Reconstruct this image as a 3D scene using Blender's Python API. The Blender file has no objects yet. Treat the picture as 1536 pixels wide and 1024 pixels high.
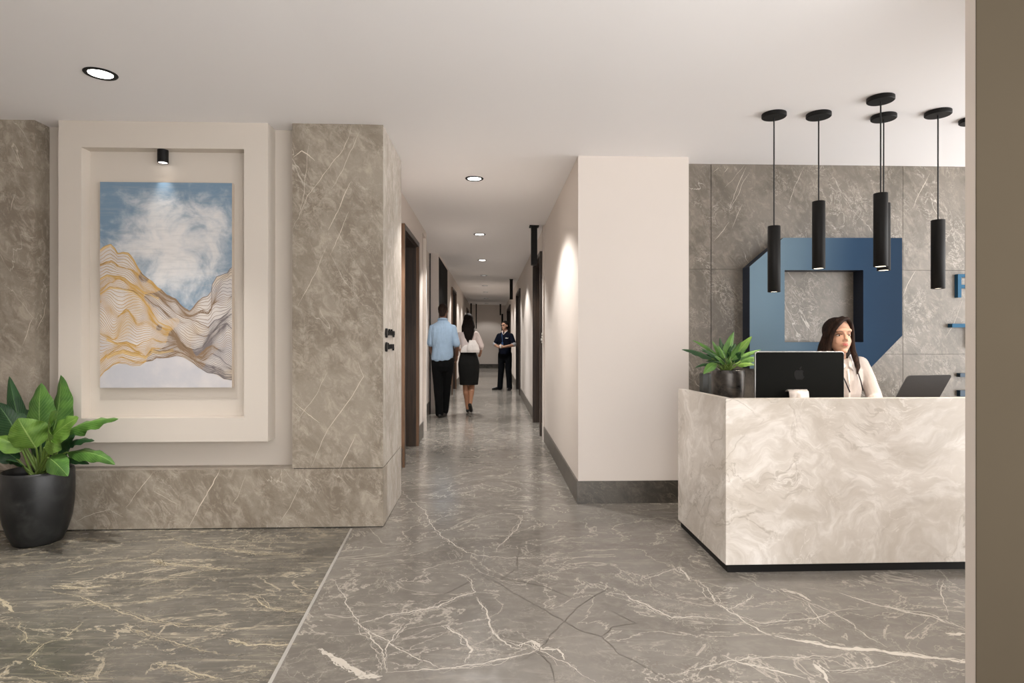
import bpy, bmesh, math, random
from mathutils import Vector, Matrix, noise
from mathutils.bvhtree import BVHTree
R = random.Random(7)
C = bpy.context.scene.collection
PI = math.pi

# ------------------------------------------------------------ survey of the place
FOC, EYE, CX, HY = 900.0, 1.30, 768.0, 507.0
YAW = math.atan(33 / 900)
_c, _s = math.cos(YAW), math.sin(YAW)
def ray(px, py):
    u = (px - CX) / FOC; v = (HY - py) / FOC
    return (_s + u * _c, _c - u * _s, v)
def onZ(px, py, z=0.0):
    r = ray(px, py); t = (z - EYE) / r[2]
    return Vector((r[0] * t, r[1] * t, z))
def onY(px, py, y):
    r = ray(px, py); t = y / r[1]
    return Vector((r[0] * t, y, EYE + r[2] * t))
def onX(px, py, x):
    r = ray(px, py); t = x / r[0]
    return Vector((x, r[1] * t, EYE + r[2] * t))

# ------------------------------------------------------------ object helpers
def wloc(o):
    v = Vector((0, 0, 0))
    while o is not None:
        v += o.location; o = o.parent
    return v
def link(name, me, mats, parent=None, smooth=False, bevel=0, label=None):
    if not isinstance(mats, (list, tuple)): mats = [mats]
    for m in mats: me.materials.append(m)
    if parent is not None:
        me.transform(Matrix.Translation(-wloc(parent)))
    if smooth:
        for p in me.polygons: p.use_smooth = True
    o = bpy.data.objects.new(name, me); C.objects.link(o)
    if parent is not None: o.parent = parent
    if label: o['label'] = label
    if bevel:
        b = o.modifiers.new('bevel', 'BEVEL'); b.width = bevel; b.segments = 3; b.limit_method = 'ANGLE'; b.angle_limit = math.radians(40)
    return o
def obj(name, bm, mats, parent=None, smooth=False, bevel=0, label=None):
    me = bpy.data.meshes.new(name); bm.to_mesh(me); bm.free()
    return link(name, me, mats, parent, smooth, bevel, label)
def thing(name, loc, label, cat, group=None):
    o = bpy.data.objects.new(name, None); C.objects.link(o)
    o.location = loc; o.empty_display_size = .1
    o['label'] = label; o['category'] = cat
    if group: o['group'] = group
    return o
def tag(o, label, cat, group=None):
    o['label'] = label; o['category'] = cat
    if group: o['group'] = group
    return o
def struct(o, label=None):
    o['kind'] = 'structure'
    if label: o['label'] = label
    return o
def box(bm, x0, x1, y0, y1, z0, z1, mi=0):
    vs = [bm.verts.new((x, y, z)) for x in (x0, x1) for y in (y0, y1) for z in (z0, z1)]
    for f in ((0, 1, 3, 2), (4, 6, 7, 5), (0, 4, 5, 1), (2, 3, 7, 6), (0, 2, 6, 4), (1, 5, 7, 3)):
        bm.faces.new([vs[i] for i in f]).material_index = mi
def boxm(*a):
    bm = bmesh.new(); box(bm, *a); return bm
def prism(bm, pts, y0, y1, mi=0, holes=None):
    """pts: list of (x,z); extruded from y0 to y1"""
    a = [bm.verts.new((x, y0, z)) for x, z in pts]; b = [bm.verts.new((x, y1, z)) for x, z in pts]
    f1 = bm.faces.new(a); f2 = bm.faces.new(list(reversed(b)))
    n = len(pts); f1.material_index = f2.material_index = mi
    for i in range(n):
        f = bm.faces.new((a[i], b[i], b[(i + 1) % n], a[(i + 1) % n])); f.material_index = mi
def lathe(bm, prof, c=(0, 0, 0), n=48, mi=0, sx=1, sy=1):
    """prof: list of (r,z) bottom to top"""
    rings = []
    for r, z in prof:
        if r < 1e-5: rings.append([bm.verts.new((c[0], c[1], c[2] + z))])
        else: rings.append([bm.verts.new((c[0] + r * sx * math.cos(2 * PI * i / n), c[1] + r * sy * math.sin(2 * PI * i / n), c[2] + z)) for i in range(n)])
    for a, b in zip(rings, rings[1:]):
        for i in range(n):
            j = (i + 1) % n
            if len(a) == 1 and len(b) == 1: continue
            if len(a) == 1: f = bm.faces.new((a[0], b[j], b[i]))
            elif len(b) == 1: f = bm.faces.new((a[i], a[j], b[0]))
            else: f = bm.faces.new((a[i], a[j], b[j], b[i]))
            f.material_index = mi
def tube(bm, pts, r, n=10, mi=0):
    pts = [Vector(p) for p in pts]
    rs = r if isinstance(r, (list, tuple)) else [r] * len(pts)
    rings = []
    up = Vector((0, 0, 1))
    for i, p in enumerate(pts):
        d = (pts[min(i + 1, len(pts) - 1)] - pts[max(i - 1, 0)]).normalized()
        a = d.cross(up)
        if a.length < .05: a = d.cross(Vector((0, 1, 0)))
        a.normalize(); b = d.cross(a)
        rings.append([bm.verts.new(p + a * rs[i] * math.cos(2 * PI * k / n) + b * rs[i] * math.sin(2 * PI * k / n)) for k in range(n)])
    for a, b in zip(rings, rings[1:]):
        for k in range(n):
            bm.faces.new((a[k], a[(k + 1) % n], b[(k + 1) % n], b[k])).material_index = mi
    bm.faces.new(list(reversed(rings[0]))).material_index = mi; bm.faces.new(rings[-1]).material_index = mi
def ribbon(bm, pts, w, nrm, lift, mi=1, jit=0.004, seed=0, sub=6, close=False):
    """a thin inlaid vein lying in the plane with normal nrm"""
    rr = random.Random(seed); nrm = Vector(nrm)
    P = []
    for a, b in zip(pts, pts[1:]):
        for k in range(sub): P.append(a.lerp(b, k / sub))
    P.append(pts[-1].copy())
    t0 = None
    Q = []
    for i, p in enumerate(P):
        d = (P[min(i + 1, len(P) - 1)] - P[max(i - 1, 0)]).normalized()
        s = nrm.cross(d)
        off = (noise.noise(p * 14 + Vector((seed, 0, 0))) * 2.4 + noise.noise(p * 45 + Vector((seed, 3, 0))) * 1.1 + noise.noise(p * 120 + Vector((seed, 5, 0))) * .6) * jit
        Q.append((p + s * off, s))
    prev = None; n = len(Q)
    for i, (p, s) in enumerate(Q):
        e = min(i, n - 1 - i) / max(1, n * .25); e = min(1, e)
        ww = w * .62 * (.18 + .82 * e) * (.55 + .45 * (1 + noise.noise(p * 13 + Vector((9, seed, 0))) * 1.5 + noise.noise(p * 60 + Vector((9, seed, 4))) * .9)) * .5
        ww = max(ww, w * .08)
        a = bm.verts.new(p + s * ww + nrm * lift); b = bm.verts.new(p - s * ww + nrm * lift)
        if prev:
            f = bm.faces.new((prev[0], a, b, prev[1])); f.material_index = mi
            if f.normal.dot(nrm) < 0: f.normal_flip()
        prev = (a, b)

# ------------------------------------------------------------ materials
def L(r, g, b):
    f = lambda c: (c / 255) / 12.92 if c / 255 <= .04045 else ((c / 255 + .055) / 1.055) ** 2.4
    return (f(r), f(g), f(b), 1)
class NT:
    def __init__(s, name):
        s.m = bpy.data.materials.new(name); s.m.use_nodes = True; s.t = s.m.node_tree; s.t.nodes.clear()
        s.out = s.t.nodes.new('ShaderNodeOutputMaterial'); s.b = s.t.nodes.new('ShaderNodeBsdfPrincipled')
        s.t.links.new(s.b.outputs[0], s.out.inputs[0])
    def n(s, typ, **kw):
        nd = s.t.nodes.new(typ)
        for k, v in kw.items():
            if k.startswith('i_'):
                key = k[2:]; key = int(key) if key.isdigit() else key.replace('_', ' ')
                s.set(nd.inputs[key], v)
            else: setattr(nd, k, v)
        return nd
    def set(s, inp, v):
        if isinstance(v, bpy.types.NodeSocket): s.t.links.new(v, inp)
        elif isinstance(v, bpy.types.Node): s.t.links.new(v.outputs[0], inp)
        else: inp.default_value = v
    def coord(s, kind='Object'):
        return s.n('ShaderNodeTexCoord').outputs[kind]
    def mapping(s, v, sc=(1, 1, 1), rot=(0, 0, 0), loc=(0, 0, 0)):
        nd = s.n('ShaderNodeMapping'); s.set(nd.inputs[0], v); nd.inputs['Scale'].default_value = sc
        nd.inputs['Rotation'].default_value = rot; nd.inputs['Location'].default_value = loc
        return nd.outputs[0]
    def noise(s, v, scale, detail=5, rough=.55, dist=0):
        nd = s.n('ShaderNodeTexNoise'); s.set(nd.inputs['Vector'], v); nd.inputs['Scale'].default_value = scale
        nd.inputs['Detail'].default_value = detail; nd.inputs['Roughness'].default_value = rough; nd.inputs['Distortion'].default_value = dist
        return nd.outputs[0]
    def math(s, op, a, b=0, c=0):
        nd = s.n('ShaderNodeMath', operation=op); s.set(nd.inputs[0], a); s.set(nd.inputs[1], b); s.set(nd.inputs[2], c)
        return nd.outputs[0]
    def rmp(s, v, a, b, c=0, d=1):
        nd = s.n('ShaderNodeMapRange'); s.set(nd.inputs[0], v)
        for i, q in enumerate((a, b, c, d)): nd.inputs[i + 1].default_value = q
        nd.interpolation_type = 'SMOOTHSTEP'
        return nd.outputs[0]
    def mix(s, f, a, b):
        nd = s.n('ShaderNodeMix', data_type='RGBA'); s.set(nd.inputs[0], f); s.set(nd.inputs[6], a); s.set(nd.inputs[7], b)
        return nd.outputs[2]
    def vein(s, v, scale, w, detail=4, dist=.6, lvl=.5, rough=.55):
        """thin lines where a noise crosses a level"""
        n_ = s.noise(v, scale, detail, rough, dist)
        return s.rmp(s.math('ABSOLUTE', s.math('SUBTRACT', n_, lvl)), 0, w, 1, 0)
    def bump(s, h, st=.2, d=.01):
        nd = s.n('ShaderNodeBump'); nd.inputs['Strength'].default_value = st; nd.inputs['Distance'].default_value = d
        s.set(nd.inputs['Height'], h); s.t.links.new(nd.outputs[0], s.b.inputs['Normal'])
    def fin(s, col, rough=.5, metal=0, spec=None):
        s.set(s.b.inputs['Base Color'], col); s.set(s.b.inputs['Roughness'], rough); s.set(s.b.inputs['Metallic'], metal)
        if spec is not None: s.b.inputs['Specular IOR Level'].default_value = spec
        return s.m
def plain(name, col, rough=.5, metal=0, var=.06, sc=30, bump=0, spec=None):
    t = NT(name); v = t.coord()
    n_ = t.noise(v, sc, 3)
    lo = tuple(c * (1 - var) for c in col[:3]) + (1,); hi = tuple(min(1, c * (1 + var)) for c in col[:3]) + (1,)
    if bump: t.bump(t.noise(v, sc * 3, 3), bump, .002)
    return t.fin(t.mix(n_, lo, hi), rough, metal, spec)
def emit(name, col, st):
    t = NT(name); v = t.coord(); e = t.n('ShaderNodeEmission'); e.inputs[1].default_value = st
    t.set(e.inputs[0], t.mix(t.rmp(t.noise(v, 8), .3, .7), col, tuple(c * .97 for c in col[:3]) + (1,)))
    t.t.links.new(e.outputs[0], t.out.inputs[0]); return t.m

def marble_wall(name, base, dark, light, veinc, ang=.55, rough=.32, gain=1, seed=0):
    t = NT(name); v = t.coord()
    v = t.mapping(v, loc=(seed, seed * .7, seed * 1.3))
    vr = t.mapping(v, rot=(0, ang, 0))
    vs = t.mapping(vr, sc=(1.25, 1.25, .8))
    blot = t.noise(vs, 2.3, 8, .66, .5)
    fine = t.noise(vs, 12, 9, .74, .7)
    c1 = t.mix(t.rmp(blot, .40, .60), dark, base)
    c2 = t.mix(t.math('MULTIPLY', t.rmp(fine, .45, .67), .75), c1, light)
    c2 = t.mix(t.math('MULTIPLY', t.rmp(t.noise(vs, 26, 6, .7), .55, .75), .5), c2, dark)
    # feathery pale crackle
    m1 = t.rmp(t.noise(v, 2.4, 3), .44, .66)
    fe = t.math('MULTIPLY', t.vein(vs, 5.5, .013, 10, 1.1, rough=.70), m1)
    fe2 = t.math('MULTIPLY', t.vein(vs, 11, .02, 8, 1.3, .52, rough=.66), t.rmp(t.noise(v, 3.7, 3), .5, .7))
    c3 = t.mix(t.math('MULTIPLY', t.math('MAXIMUM', fe, t.math('MULTIPLY', fe2, .75)), .52 * gain), c2, veinc)
    st_ = t.mapping(vr, sc=(1.7, 1.7, .42))
    v1 = t.math('MULTIPLY', t.vein(st_, 1.2, .003, 5, .35), t.rmp(t.noise(v, 1.7, 2), .52, .6))
    c4 = t.mix(t.math('MULTIPLY', v1, .6 * gain), c3, veinc)
    gr = t.mix(t.rmp(t.noise(v, 260, 2), .3, .7), tuple(.93 * x for x in (1, 1, 1)) + (1,), (1, 1, 1, 1))
    mm = t.n('ShaderNodeMix', data_type='RGBA', blend_type='MULTIPLY'); t.set(mm.inputs[0], 1.0); t.set(mm.inputs[6], c4); t.set(mm.inputs[7], gr)
    return t.fin(mm.outputs[2], rough)
def marble_floor(name, base, dark, light, veinc, crackc=None, rough=.2, stretch=(1, 1), seed=0, vg=1, streak=.18):
    t = NT(name); v = t.coord(); v = t.mapping(v, loc=(seed, seed * 2.1, 0))
    vv = t.mapping(v, sc=(stretch[0], stretch[1], 1))
    blot = t.noise(vv, 1.5, 8, .62, .8); fine = t.noise(vv, 11, 8, .7, .7)
    c = t.mix(t.rmp(blot, .32, .68), dark, base)
    c = t.mix(t.math('MULTIPLY', t.rmp(fine, .45, .78), .65), c, light)
    sk = t.noise(t.mapping(vv, sc=(.55, 2.4, 1), rot=(0, 0, .12)), 5, 9, .7, 1.2)
    c = t.mix(t.math('MULTIPLY', t.rmp(sk, .5, .72), streak), c, veinc)
    c = t.mix(t.math('MULTIPLY', t.rmp(sk, .46, .3), streak * .8), c, tuple(x * .8 for x in dark[:3]) + (1,))
    a = t.vein(vv, 1.5, .010, 8, .9, rough=.6)
    a2 = t.math('MULTIPLY', t.vein(vv, 3.1, .011, 8, 1.1, .47, rough=.62), t.rmp(t.noise(v, 1.9, 3), .4, .62))
    a3 = t.math('MULTIPLY', t.vein(vv, 6.5, .018, 8, 1.6, .52, rough=.66), t.rmp(t.noise(v, 3.0, 3), .45, .7))
    k = t.math('MAXIMUM', t.math('MULTIPLY', a, .75), t.math('MAXIMUM', t.math('MULTIPLY', a2, .6), t.math('MULTIPLY', a3, .45)))
    c = t.mix(t.math('MULTIPLY', k, vg), c, veinc)
    if crackc:
        cr = t.math('MULTIPLY', t.vein(v, 1.1, .0022, 5, 1.2, .55), t.rmp(t.noise(v, 1.1, 2), .5, .6))
        c = t.mix(t.math('MULTIPLY', cr, .6), c, crackc)
    r_ = t.rmp(t.noise(v, 14, 4), .3, .7, rough, rough + .09)
    return t.fin(c, r_)

M = {}
M['stone'] = marble_wall('grey_brown_marble', L(156, 146, 132), L(130, 119, 105), L(184, 173, 158), L(222, 212, 198))
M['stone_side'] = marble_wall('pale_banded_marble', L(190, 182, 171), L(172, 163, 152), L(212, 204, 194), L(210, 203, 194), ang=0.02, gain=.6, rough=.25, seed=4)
M['stone_back'] = marble_wall('reception_marble', L(122, 114, 104), L(103, 96, 86), L(144, 135, 123), L(228, 219, 207), seed=11)
M['stone_dark'] = marble_wall('dark_skirting_marble', L(84, 79, 72), L(62, 58, 53), L(104, 97, 88), L(165, 152, 132), ang=.8, seed=7, gain=.8)
M['vein'] = plain('pale_vein', L(218, 207, 192), .35, var=.12, sc=20)
def veinmat(name, col, lo, hi, amax, sc=26):
    t = NT(name); v = t.coord(); a = t.math('MULTIPLY', t.rmp(t.noise(v, sc, 7, .68, 1.0), lo, hi), amax)
    t.set(t.b.inputs['Alpha'], a)
    return t.fin(t.mix(t.noise(v, 9, 3), tuple(x * .93 for x in col[:3]) + (1,), col), .2)
M['vein_floor'] = veinmat('pale_floor_vein', L(206, 198, 186), .28, .44, .92)
M['vein_warm'] = veinmat('warm_floor_vein', L(198, 186, 160), .28, .46, .85)
M['halo'] = veinmat('feathered_pale_vein', L(192, 184, 172), .48, .66, .6, 30)
M['halo_warm'] = veinmat('feathered_warm_vein', L(182, 170, 146), .46, .64, .6, 26)
M['crack'] = plain('dark_floor_hairline', L(78, 71, 63), .3, var=.2)
M['floor_r'] = marble_floor('hall_floor_marble', L(126, 121, 114), L(107, 102, 95), L(145, 139, 130), L(190, 182, 170), L(110, 100, 90), .14, (1, 1.15), 3, vg=.8)
M['floor_l'] = marble_floor('dark_floor_marble', L(106, 102, 94), L(86, 83, 76), L(128, 122, 112), L(190, 178, 155), None, .2, (.75, 1.7), 9, vg=.95, streak=.5)
M['plaster'] = plain('warm_white_plaster', L(219, 210, 202), .75, var=.012, sc=3, bump=.05)
M['plaster_frame'] = plain('cream_paint', L(208, 199, 188), .6, var=.012, sc=3)
M['ceil'] = plain('ceiling_paint', L(240, 237, 236), .85, var=.01, sc=2)
M['taupe'] = plain('shaded_partition_front', L(76, 68, 56), .9, var=.05, sc=2, spec=.05)  # shade on the partition front is put into this dark colour
M['edge_lit'] = plain('lit_partition_edge', L(200, 189, 178), .45, var=.03, sc=2)  # same partition's edge, painted paler to stand for light on it
M['strip'] = plain('brushed_steel_strip', L(205, 202, 196), .3, .5, var=.04)
M['black'] = plain('matt_black_metal', L(22, 21, 20), .5, .0, var=.1, spec=.2)
M['blackgap'] = plain('black_recess', L(12, 12, 12), .6)
M['blackglass'] = plain('black_panel_glass', L(3, 3, 3), .6, spec=.05)
M['cable'] = plain('black_cable', L(18, 18, 18), .5)
M['lampon'] = emit('lit_lens', (1, .97, .93, 1), 14)
M['lampwarm'] = emit('lit_pendant_lens', (1, .86, .68, 1), 7)
M['lampdim'] = emit('small_lit_lens', (1, .93, .88, 1), 3)
M['lampfar'] = emit('distant_lens', (1, .95, .9, 1), .75)
M['white_sign'] = plain('white_sign_plastic', L(240, 238, 232), .4)
M['chrome'] = plain('satin_aluminium', L(200, 200, 200), .3, .9, var=.03)

def wood(name, a, b, rough=.4):
    t = NT(name); v = t.mapping(t.coord(), sc=(14, 14, .9))
    n1 = t.noise(v, 2.2, 6, .6, 1.2); n2 = t.noise(t.mapping(t.coord(), sc=(80, 80, 2)), 2, 4)
    c = t.mix(t.rmp(n1, .35, .65), a, b); c = t.mix(t.math('MULTIPLY', n2, .3), c, tuple(x * .6 for x in a[:3]) + (1,))
    t.bump(n2, .1, .001); return t.fin(c, rough)
M['wood'] = wood('dark_walnut', L(42, 32, 25), L(66, 50, 38))
M['wood_edge'] = wood('lit_and_brown_walnut', L(104, 78, 58), L(128, 97, 73))  # paler walnut painted for lit casing faces, also the brown niche strip
def onyx():
    t = NT('cream_onyx_marble'); v = t.coord()
    w = t.n('ShaderNodeTexNoise'); t.set(w.inputs['Vector'], v); w.inputs['Scale'].default_value = 1.3; w.inputs['Detail'].default_value = 4
    ad = t.n('ShaderNodeVectorMath', operation='MULTIPLY_ADD'); t.set(ad.inputs[0], w.outputs['Color']); ad.inputs[1].default_value = (.9, .9, .9); t.set(ad.inputs[2], v)
    vd = t.mapping(ad.outputs[0], sc=(1, 1, 1.5), rot=(0, .35, 0))
    cl = t.noise(vd, 2.1, 8, .6, .6); cl2 = t.noise(vd, 5.2, 9, .68, 1.0)
    c = t.mix(t.rmp(cl, .3, .66), L(206, 198, 188), L(243, 237, 230))
    c = t.mix(t.math('MULTIPLY', t.rmp(cl2, .42, .66, 1, 0), .45), c, L(184, 172, 156))
    v1 = t.math('MULTIPLY', t.vein(vd, 1.9, .018, 8, 1.2, .49), t.rmp(t.noise(v, 1.7, 3), .42, .62))
    c = t.mix(t.math('MULTIPLY', v1, .5), c, L(152, 140, 122))
    v2 = t.math('MULTIPLY', t.vein(vd, 3.3, .012, 6, 1.4, .55), t.rmp(t.noise(v, 2.2, 3), .45, .6))
    c = t.mix(t.math('MULTIPLY', v2, .55), c, L(246, 240, 233))
    return t.fin(c, .28)
M['onyx'] = onyx()
M['worktop'] = plain('grey_worktop', L(120, 112, 104), .4)

# ============================================================ THE SETTING
YL = 4.16           # front of left stone
YR = 4.30           # plaster recess
XL, XR = -.89, .694  # corridor walls
ZC = 2.77
# ---- floor, with the inlaid veins traced over it
lp = [(-1.35, 10.9, ), ]
bm = bmesh.new()
def fl(pts, mi):
    f = bm.faces.new([bm.verts.new((x, y, 0)) for x, y in pts]); f.material_index = mi
fa = Vector((-.945, 4.13)); fb = Vector((-.829, 2.295)); fd = (fb - fa).normalized()
f0 = fa - fd * .05; f1 = fa + fd * 4.9
fl([(-4.6, f1.y), (f1.x, f1.y), (f1.x + (f0.x - f1.x) * 1.0, f0.y), (-4.6, f0.y)], 1)
fl([(f1.x, f1.y), (4.8, f1.y), (4.8, f0.y), (f0.x, f0.y)], 0)
fl([(-4.6, f0.y), (f0.x, f0.y), (4.8, f0.y), (4.8, 27), (-4.6, 27)], 0)
SEED = [0]
def trace(lst, off, sc, w, mi, jit=.006, lift=.0004, proj=None, nrm=(0, 0, 1), sub=6):
    for row in lst:
        ww = w
        if isinstance(row[0], (int, float)): ww = row[0]; row = row[1:]
        SEED[0] += 1
        pts = [(proj or onZ)(off[0] + x / sc, off[1] + y / sc) for x, y in row]
        if mi in (2, 3) and proj is None:      # floor veins: feathered halo and thin side strands
            ribbon(bm, pts, min(.11, ww * 5 + .02), nrm, lift - .00025 + .00002 * (SEED[0] % 9), 5 if mi == 2 else 6, jit, SEED[0], 12)
            for k in (1, 2):
                rr = random.Random(SEED[0] * 7 + k); n_ = len(pts)
                a0 = rr.randint(0, max(0, n_ - 3)); sg = pts[a0:a0 + max(2, int(n_ * .7))]
                dd = (sg[-1] - sg[0]).normalized(); sd_ = Vector((-dd.y, dd.x, 0)) * rr.uniform(-.022, .022)
                ribbon(bm, [p + sd_ for p in sg], ww * .45, nrm, lift + .0003, mi, jit * 1.8, SEED[0] * 3 + k, 16)
            sub = 16
        ribbon(bm, pts, ww, nrm, lift + .00002 * (SEED[0] % 9), mi, jit, SEED[0], sub if mi != 4 else 14)
o1 = (500, 700); s1 = 2.56
trace([
    [(260, 90), (300, 130), (350, 165), (375, 220), (410, 260), (450, 290), (520, 330), (600, 345), (700, 350), (850, 350), (1000, 345)],
    [(725, 185), (720, 215), (680, 265), (640, 300), (620, 330)],
    [.012, (510, 430), (550, 480), (480, 500), (400, 535), (300, 555), (200, 570), (100, 605)],
    [.012, (550, 500), (590, 550), (600, 610), (640, 660), (690, 690), (740, 700)],
    [(0, 430), (40, 500), (80, 580), (110, 610), (150, 660), (190, 720), (205, 790)],
    [(110, 610), (200, 670), (300, 720), (410, 775)], [(280, 600), (215, 670), (190, 750)],
    [.042, (-60, 700), (0, 735), (60, 770), (120, 800), (190, 800)],
    [.011, (200, 790), (400, 775), (550, 760), (700, 725), (800, 700)], [.013, (415, 610), (480, 640), (530, 700), (510, 750)],
    [.012, (1060, 480), (1120, 495), (1200, 530), (1300, 580), (1400, 575), (1536, 590)],
    [(480, 410), (520, 425), (540, 470)], [.006, (1120, 395), (1200, 430), (1330, 385), (1370, 440)],
    [.02, (700, 690), (760, 670), (800, 700), (860, 700), (890, 740)], [.006, (640, 660), (760, 690), (900, 760), (1000, 829)]],
    o1, s1, .008, 2)
trace([
    [(450, 345), (560, 410), (640, 450), (720, 500), (800, 545), (890, 595), (960, 635), (1030, 655), (1100, 715), (1200, 770), (1300, 829)],
    [(1060, 430), (1055, 465), (960, 520), (905, 570), (890, 595), (830, 650), (790, 705), (720, 745)],
    [(650, 425), (800, 455), (960, 520)], [(720, 300), (705, 350), (710, 390), (640, 430), (560, 410)], [(790, 705), (830, 760), (855, 829)],
    [(540, 440), (470, 465), (420, 495)], [(1030, 655), (1070, 615), (1160, 600), (1040, 540)]],
    o1, s1, .0052, 4, .005, .0008)
trace([
    [.036, (465, 445), (600, 465), (700, 490), (850, 500), (1000, 515), (1150, 535), (1280, 550), (1500, 590)],
    [.020, (740, 255), (850, 290), (950, 315), (1050, 340), (1150, 360), (1280, 410)],
    [(490, 240), (600, 290), (720, 340), (790, 385), (860, 440), (950, 490)], [.018, (50, 145), (85, 175), (100, 205)],
    [.012, (140, 200), (180, 250), (230, 310), (300, 350), (400, 420), (450, 440)], [(300, 350), (400, 385), (520, 375), (640, 360), (740, 330), (880, 320)],
    [.03, (630, 560), (680, 600), (700, 642)], [.012, (240, 520), (330, 560), (480, 595), (600, 620)],
    [(0, 610), (150, 580), (260, 545), (400, 530), (600, 530), (800, 520)], [(700, 590), (850, 580), (1000, 545)],
    [.03, (490, 238), (560, 255), (620, 290)], [(600, 290), (640, 350), (680, 390), (720, 410)], [(370, 260), (330, 300), (265, 325)],
    [.022, (1200, 430), (1240, 435), (1290, 425)], [(1195, 200), (1175, 250), (1210, 350)]],
    (1000, 800), 2.866, .007, 2)
trace([
    [(0, 215), (150, 195), (280, 180), (420, 165), (560, 140), (680, 90)], [.012, (560, 150), (680, 170), (840, 185), (960, 190)],
    [(840, 185), (700, 210), (600, 235), (480, 265)], [.008, (200, 275), (330, 300), (440, 345), (560, 385), (690, 405), (800, 410), (960, 415)],
    [.01, (970, 295), (1030, 335), (1100, 350), (1190, 350)], [(0, 360), (190, 345), (380, 320), (540, 315), (680, 285), (760, 245)],
    [(320, 390), (250, 450), (165, 475), (110, 530), (150, 565), (300, 600), (450, 580)], [(70, 390), (100, 440), (105, 470), (165, 475)],
    [.012, (650, 70), (760, 100), (900, 115), (1000, 130), (1150, 130)], [.02, (870, 460), (960, 480), (1140, 475)],
    [.025, (0, 300), (30, 330), (60, 350)], [.016, (200, 250), (330, 260), (430, 250)], [.014, (600, 545), (680, 565), (800, 600), (860, 610)],
    [(480, 395), (540, 430), (640, 460), (760, 500), (900, 520)], [.015, (580, 150), (640, 175), (600, 150)], [(0, 150), (120, 125), (190, 120)]],
    (0, 780), 2.56, .006, 3)
o = struct(obj('floor', bm, [M['floor_r'], M['floor_l'], M['vein_floor'], M['vein_warm'], M['crack'], M['halo'], M['halo_warm']]), 'polished grey marble floor with pale veins')
bm = bmesh.new()
sd = Vector((fd.y, -fd.x)) * .007
a = fa + fd * .0; b = f1
vs = [(a.x - sd.x, a.y - sd.y), (a.x + sd.x, a.y + sd.y), (b.x + sd.x, b.y + sd.y), (b.x - sd.x, b.y - sd.y)]
lo = [bm.verts.new((x, y, 0)) for x, y in vs]; hi = [bm.verts.new((x, y, .003)) for x, y in vs]
bm.faces.new(lo[::-1]); bm.faces.new(hi)
for i in range(4): bm.faces.new((lo[i], lo[(i + 1) % 4], hi[(i + 1) % 4], hi[i]))
bmesh.ops.recalc_face_normals(bm, faces=bm.faces)
struct(obj('trim_1', bm, M['strip']), 'pale metal strip dividing the two floor marbles')

# ---- ceiling
bm = bmesh.new()
def cz(x): return ZC if x < XL else max(2.735, ZC - (x - XL) / (XR - XL) * .035)
xs = [-6, XL, XR, 7]
for x0, x1 in zip(xs, xs[1:]):
    v = [bm.verts.new(p) for p in ((x0, -3, cz(x0)), (x0, 27, cz(x0)), (x1, 27, cz(x1)), (x1, -3, cz(x1)))]
    bm.faces.new(v)
    v = [bm.verts.new(p) for p in ((x0, -3, 2.95), (x1, -3, 2.95), (x1, 27, 2.95), (x0, 27, 2.95))]
    bm.faces.new(v)
struct(obj('ceiling', bm, M['ceil']), 'smooth warm white ceiling')

# ---- left side: plaster recess, stone pillars, stone plinth
struct(obj('wall_left', boxm(-3.4, -1.2, YR, YR + .15, 0, ZC), M['plaster_frame']), 'cream plaster recess behind the framed niche')
def stone_trace(lst, off, sc, w, y, mi=1):
    trace(lst, off, sc, w, mi, .003, .0004, lambda px, py: onY(px, py, y), (0, -1, 0))
bm = bmesh.new(); box(bm, -1.353, -.735, YL, 5.0, .41, ZC)
stone_trace([
    [(345, 60), (330, 130), (280, 220), (240, 265), (170, 360), (110, 440), (35, 610)],
    [(385, 100), (340, 200), (290, 310), (240, 400)], [.007, (345, 360), (300, 440), (270, 520), (220, 620)],
    [(330, 520), (280, 640), (230, 750)], [(215, 700), (150, 850), (60, 1020)], [.003, (120, 120), (105, 300), (90, 440), (60, 560)],
    [.01, (35, 230), (80, 200), (150, 250)]], (430, 170), 3.533, .0042, YL - .0002)
stone_trace([[(1310, 0), (1330, 60), (1290, 130), (1200, 250), (1140, 390)], [(1300, 270), (1270, 340), (1240, 400)], [.003, (1080, 230), (1160, 120), (1200, 40)],
             [(1075, 150), (1130, 200), (1170, 230)]], (0, 540), 2.439, .005, YL - .0002)
trace([[(589.5, 224), (589.5, 692)]], (0, 0), 1, .006, 2, 0, .0005, lambda px, py: onX(px, py, -.735), (1, 0, 0))
p_ = obj('wall_center_pillar', bm, [M['stone'], M['vein'], M['blackgap']]); struct(p_, 'grey brown marble pillar at the corridor mouth')
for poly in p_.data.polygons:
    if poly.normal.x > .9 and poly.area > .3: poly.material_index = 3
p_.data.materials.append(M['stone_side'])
bm = bmesh.new(); box(bm, -4.5, -3.069, YL, YR, .41, ZC)
stone_trace([[(70, 380), (60, 410), (50, 470)], [(215, 880), (190, 960), (165, 1010)], [(150, 950), (130, 1000), (100, 1080)]], (0, 160), 3.015, .004, YL - .0002)
struct(obj('wall_left_pillar', bm, [M['stone'], M['vein']]), 'grey brown marble pillar left of the niche')
bm = bmesh.new()
box(bm, -4.5, -.735, YL, YR + .02, .006, .405); box(bm, -1.353, -.735, YR + .02, 5.0, .006, .405)
stone_trace([[(560, 410), (520, 460), (460, 540)], [.007, (805, 400), (780, 450), (750, 500), (690, 610)], [(560, 480), (620, 510), (655, 530)],
             [(280, 590), (340, 560), (400, 545), (450, 575)], [.003, (1110, 440), (1060, 540), (1020, 600)], [.003, (900, 420), (870, 500), (850, 525)]],
            (0, 540), 2.439, .0045, YL - .0002)
p_ = obj('baseboard_left', bm, [M['stone'], M['vein'], M['stone_side']]); struct(p_, 'low marble plinth running under the niche and pillar')
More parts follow.
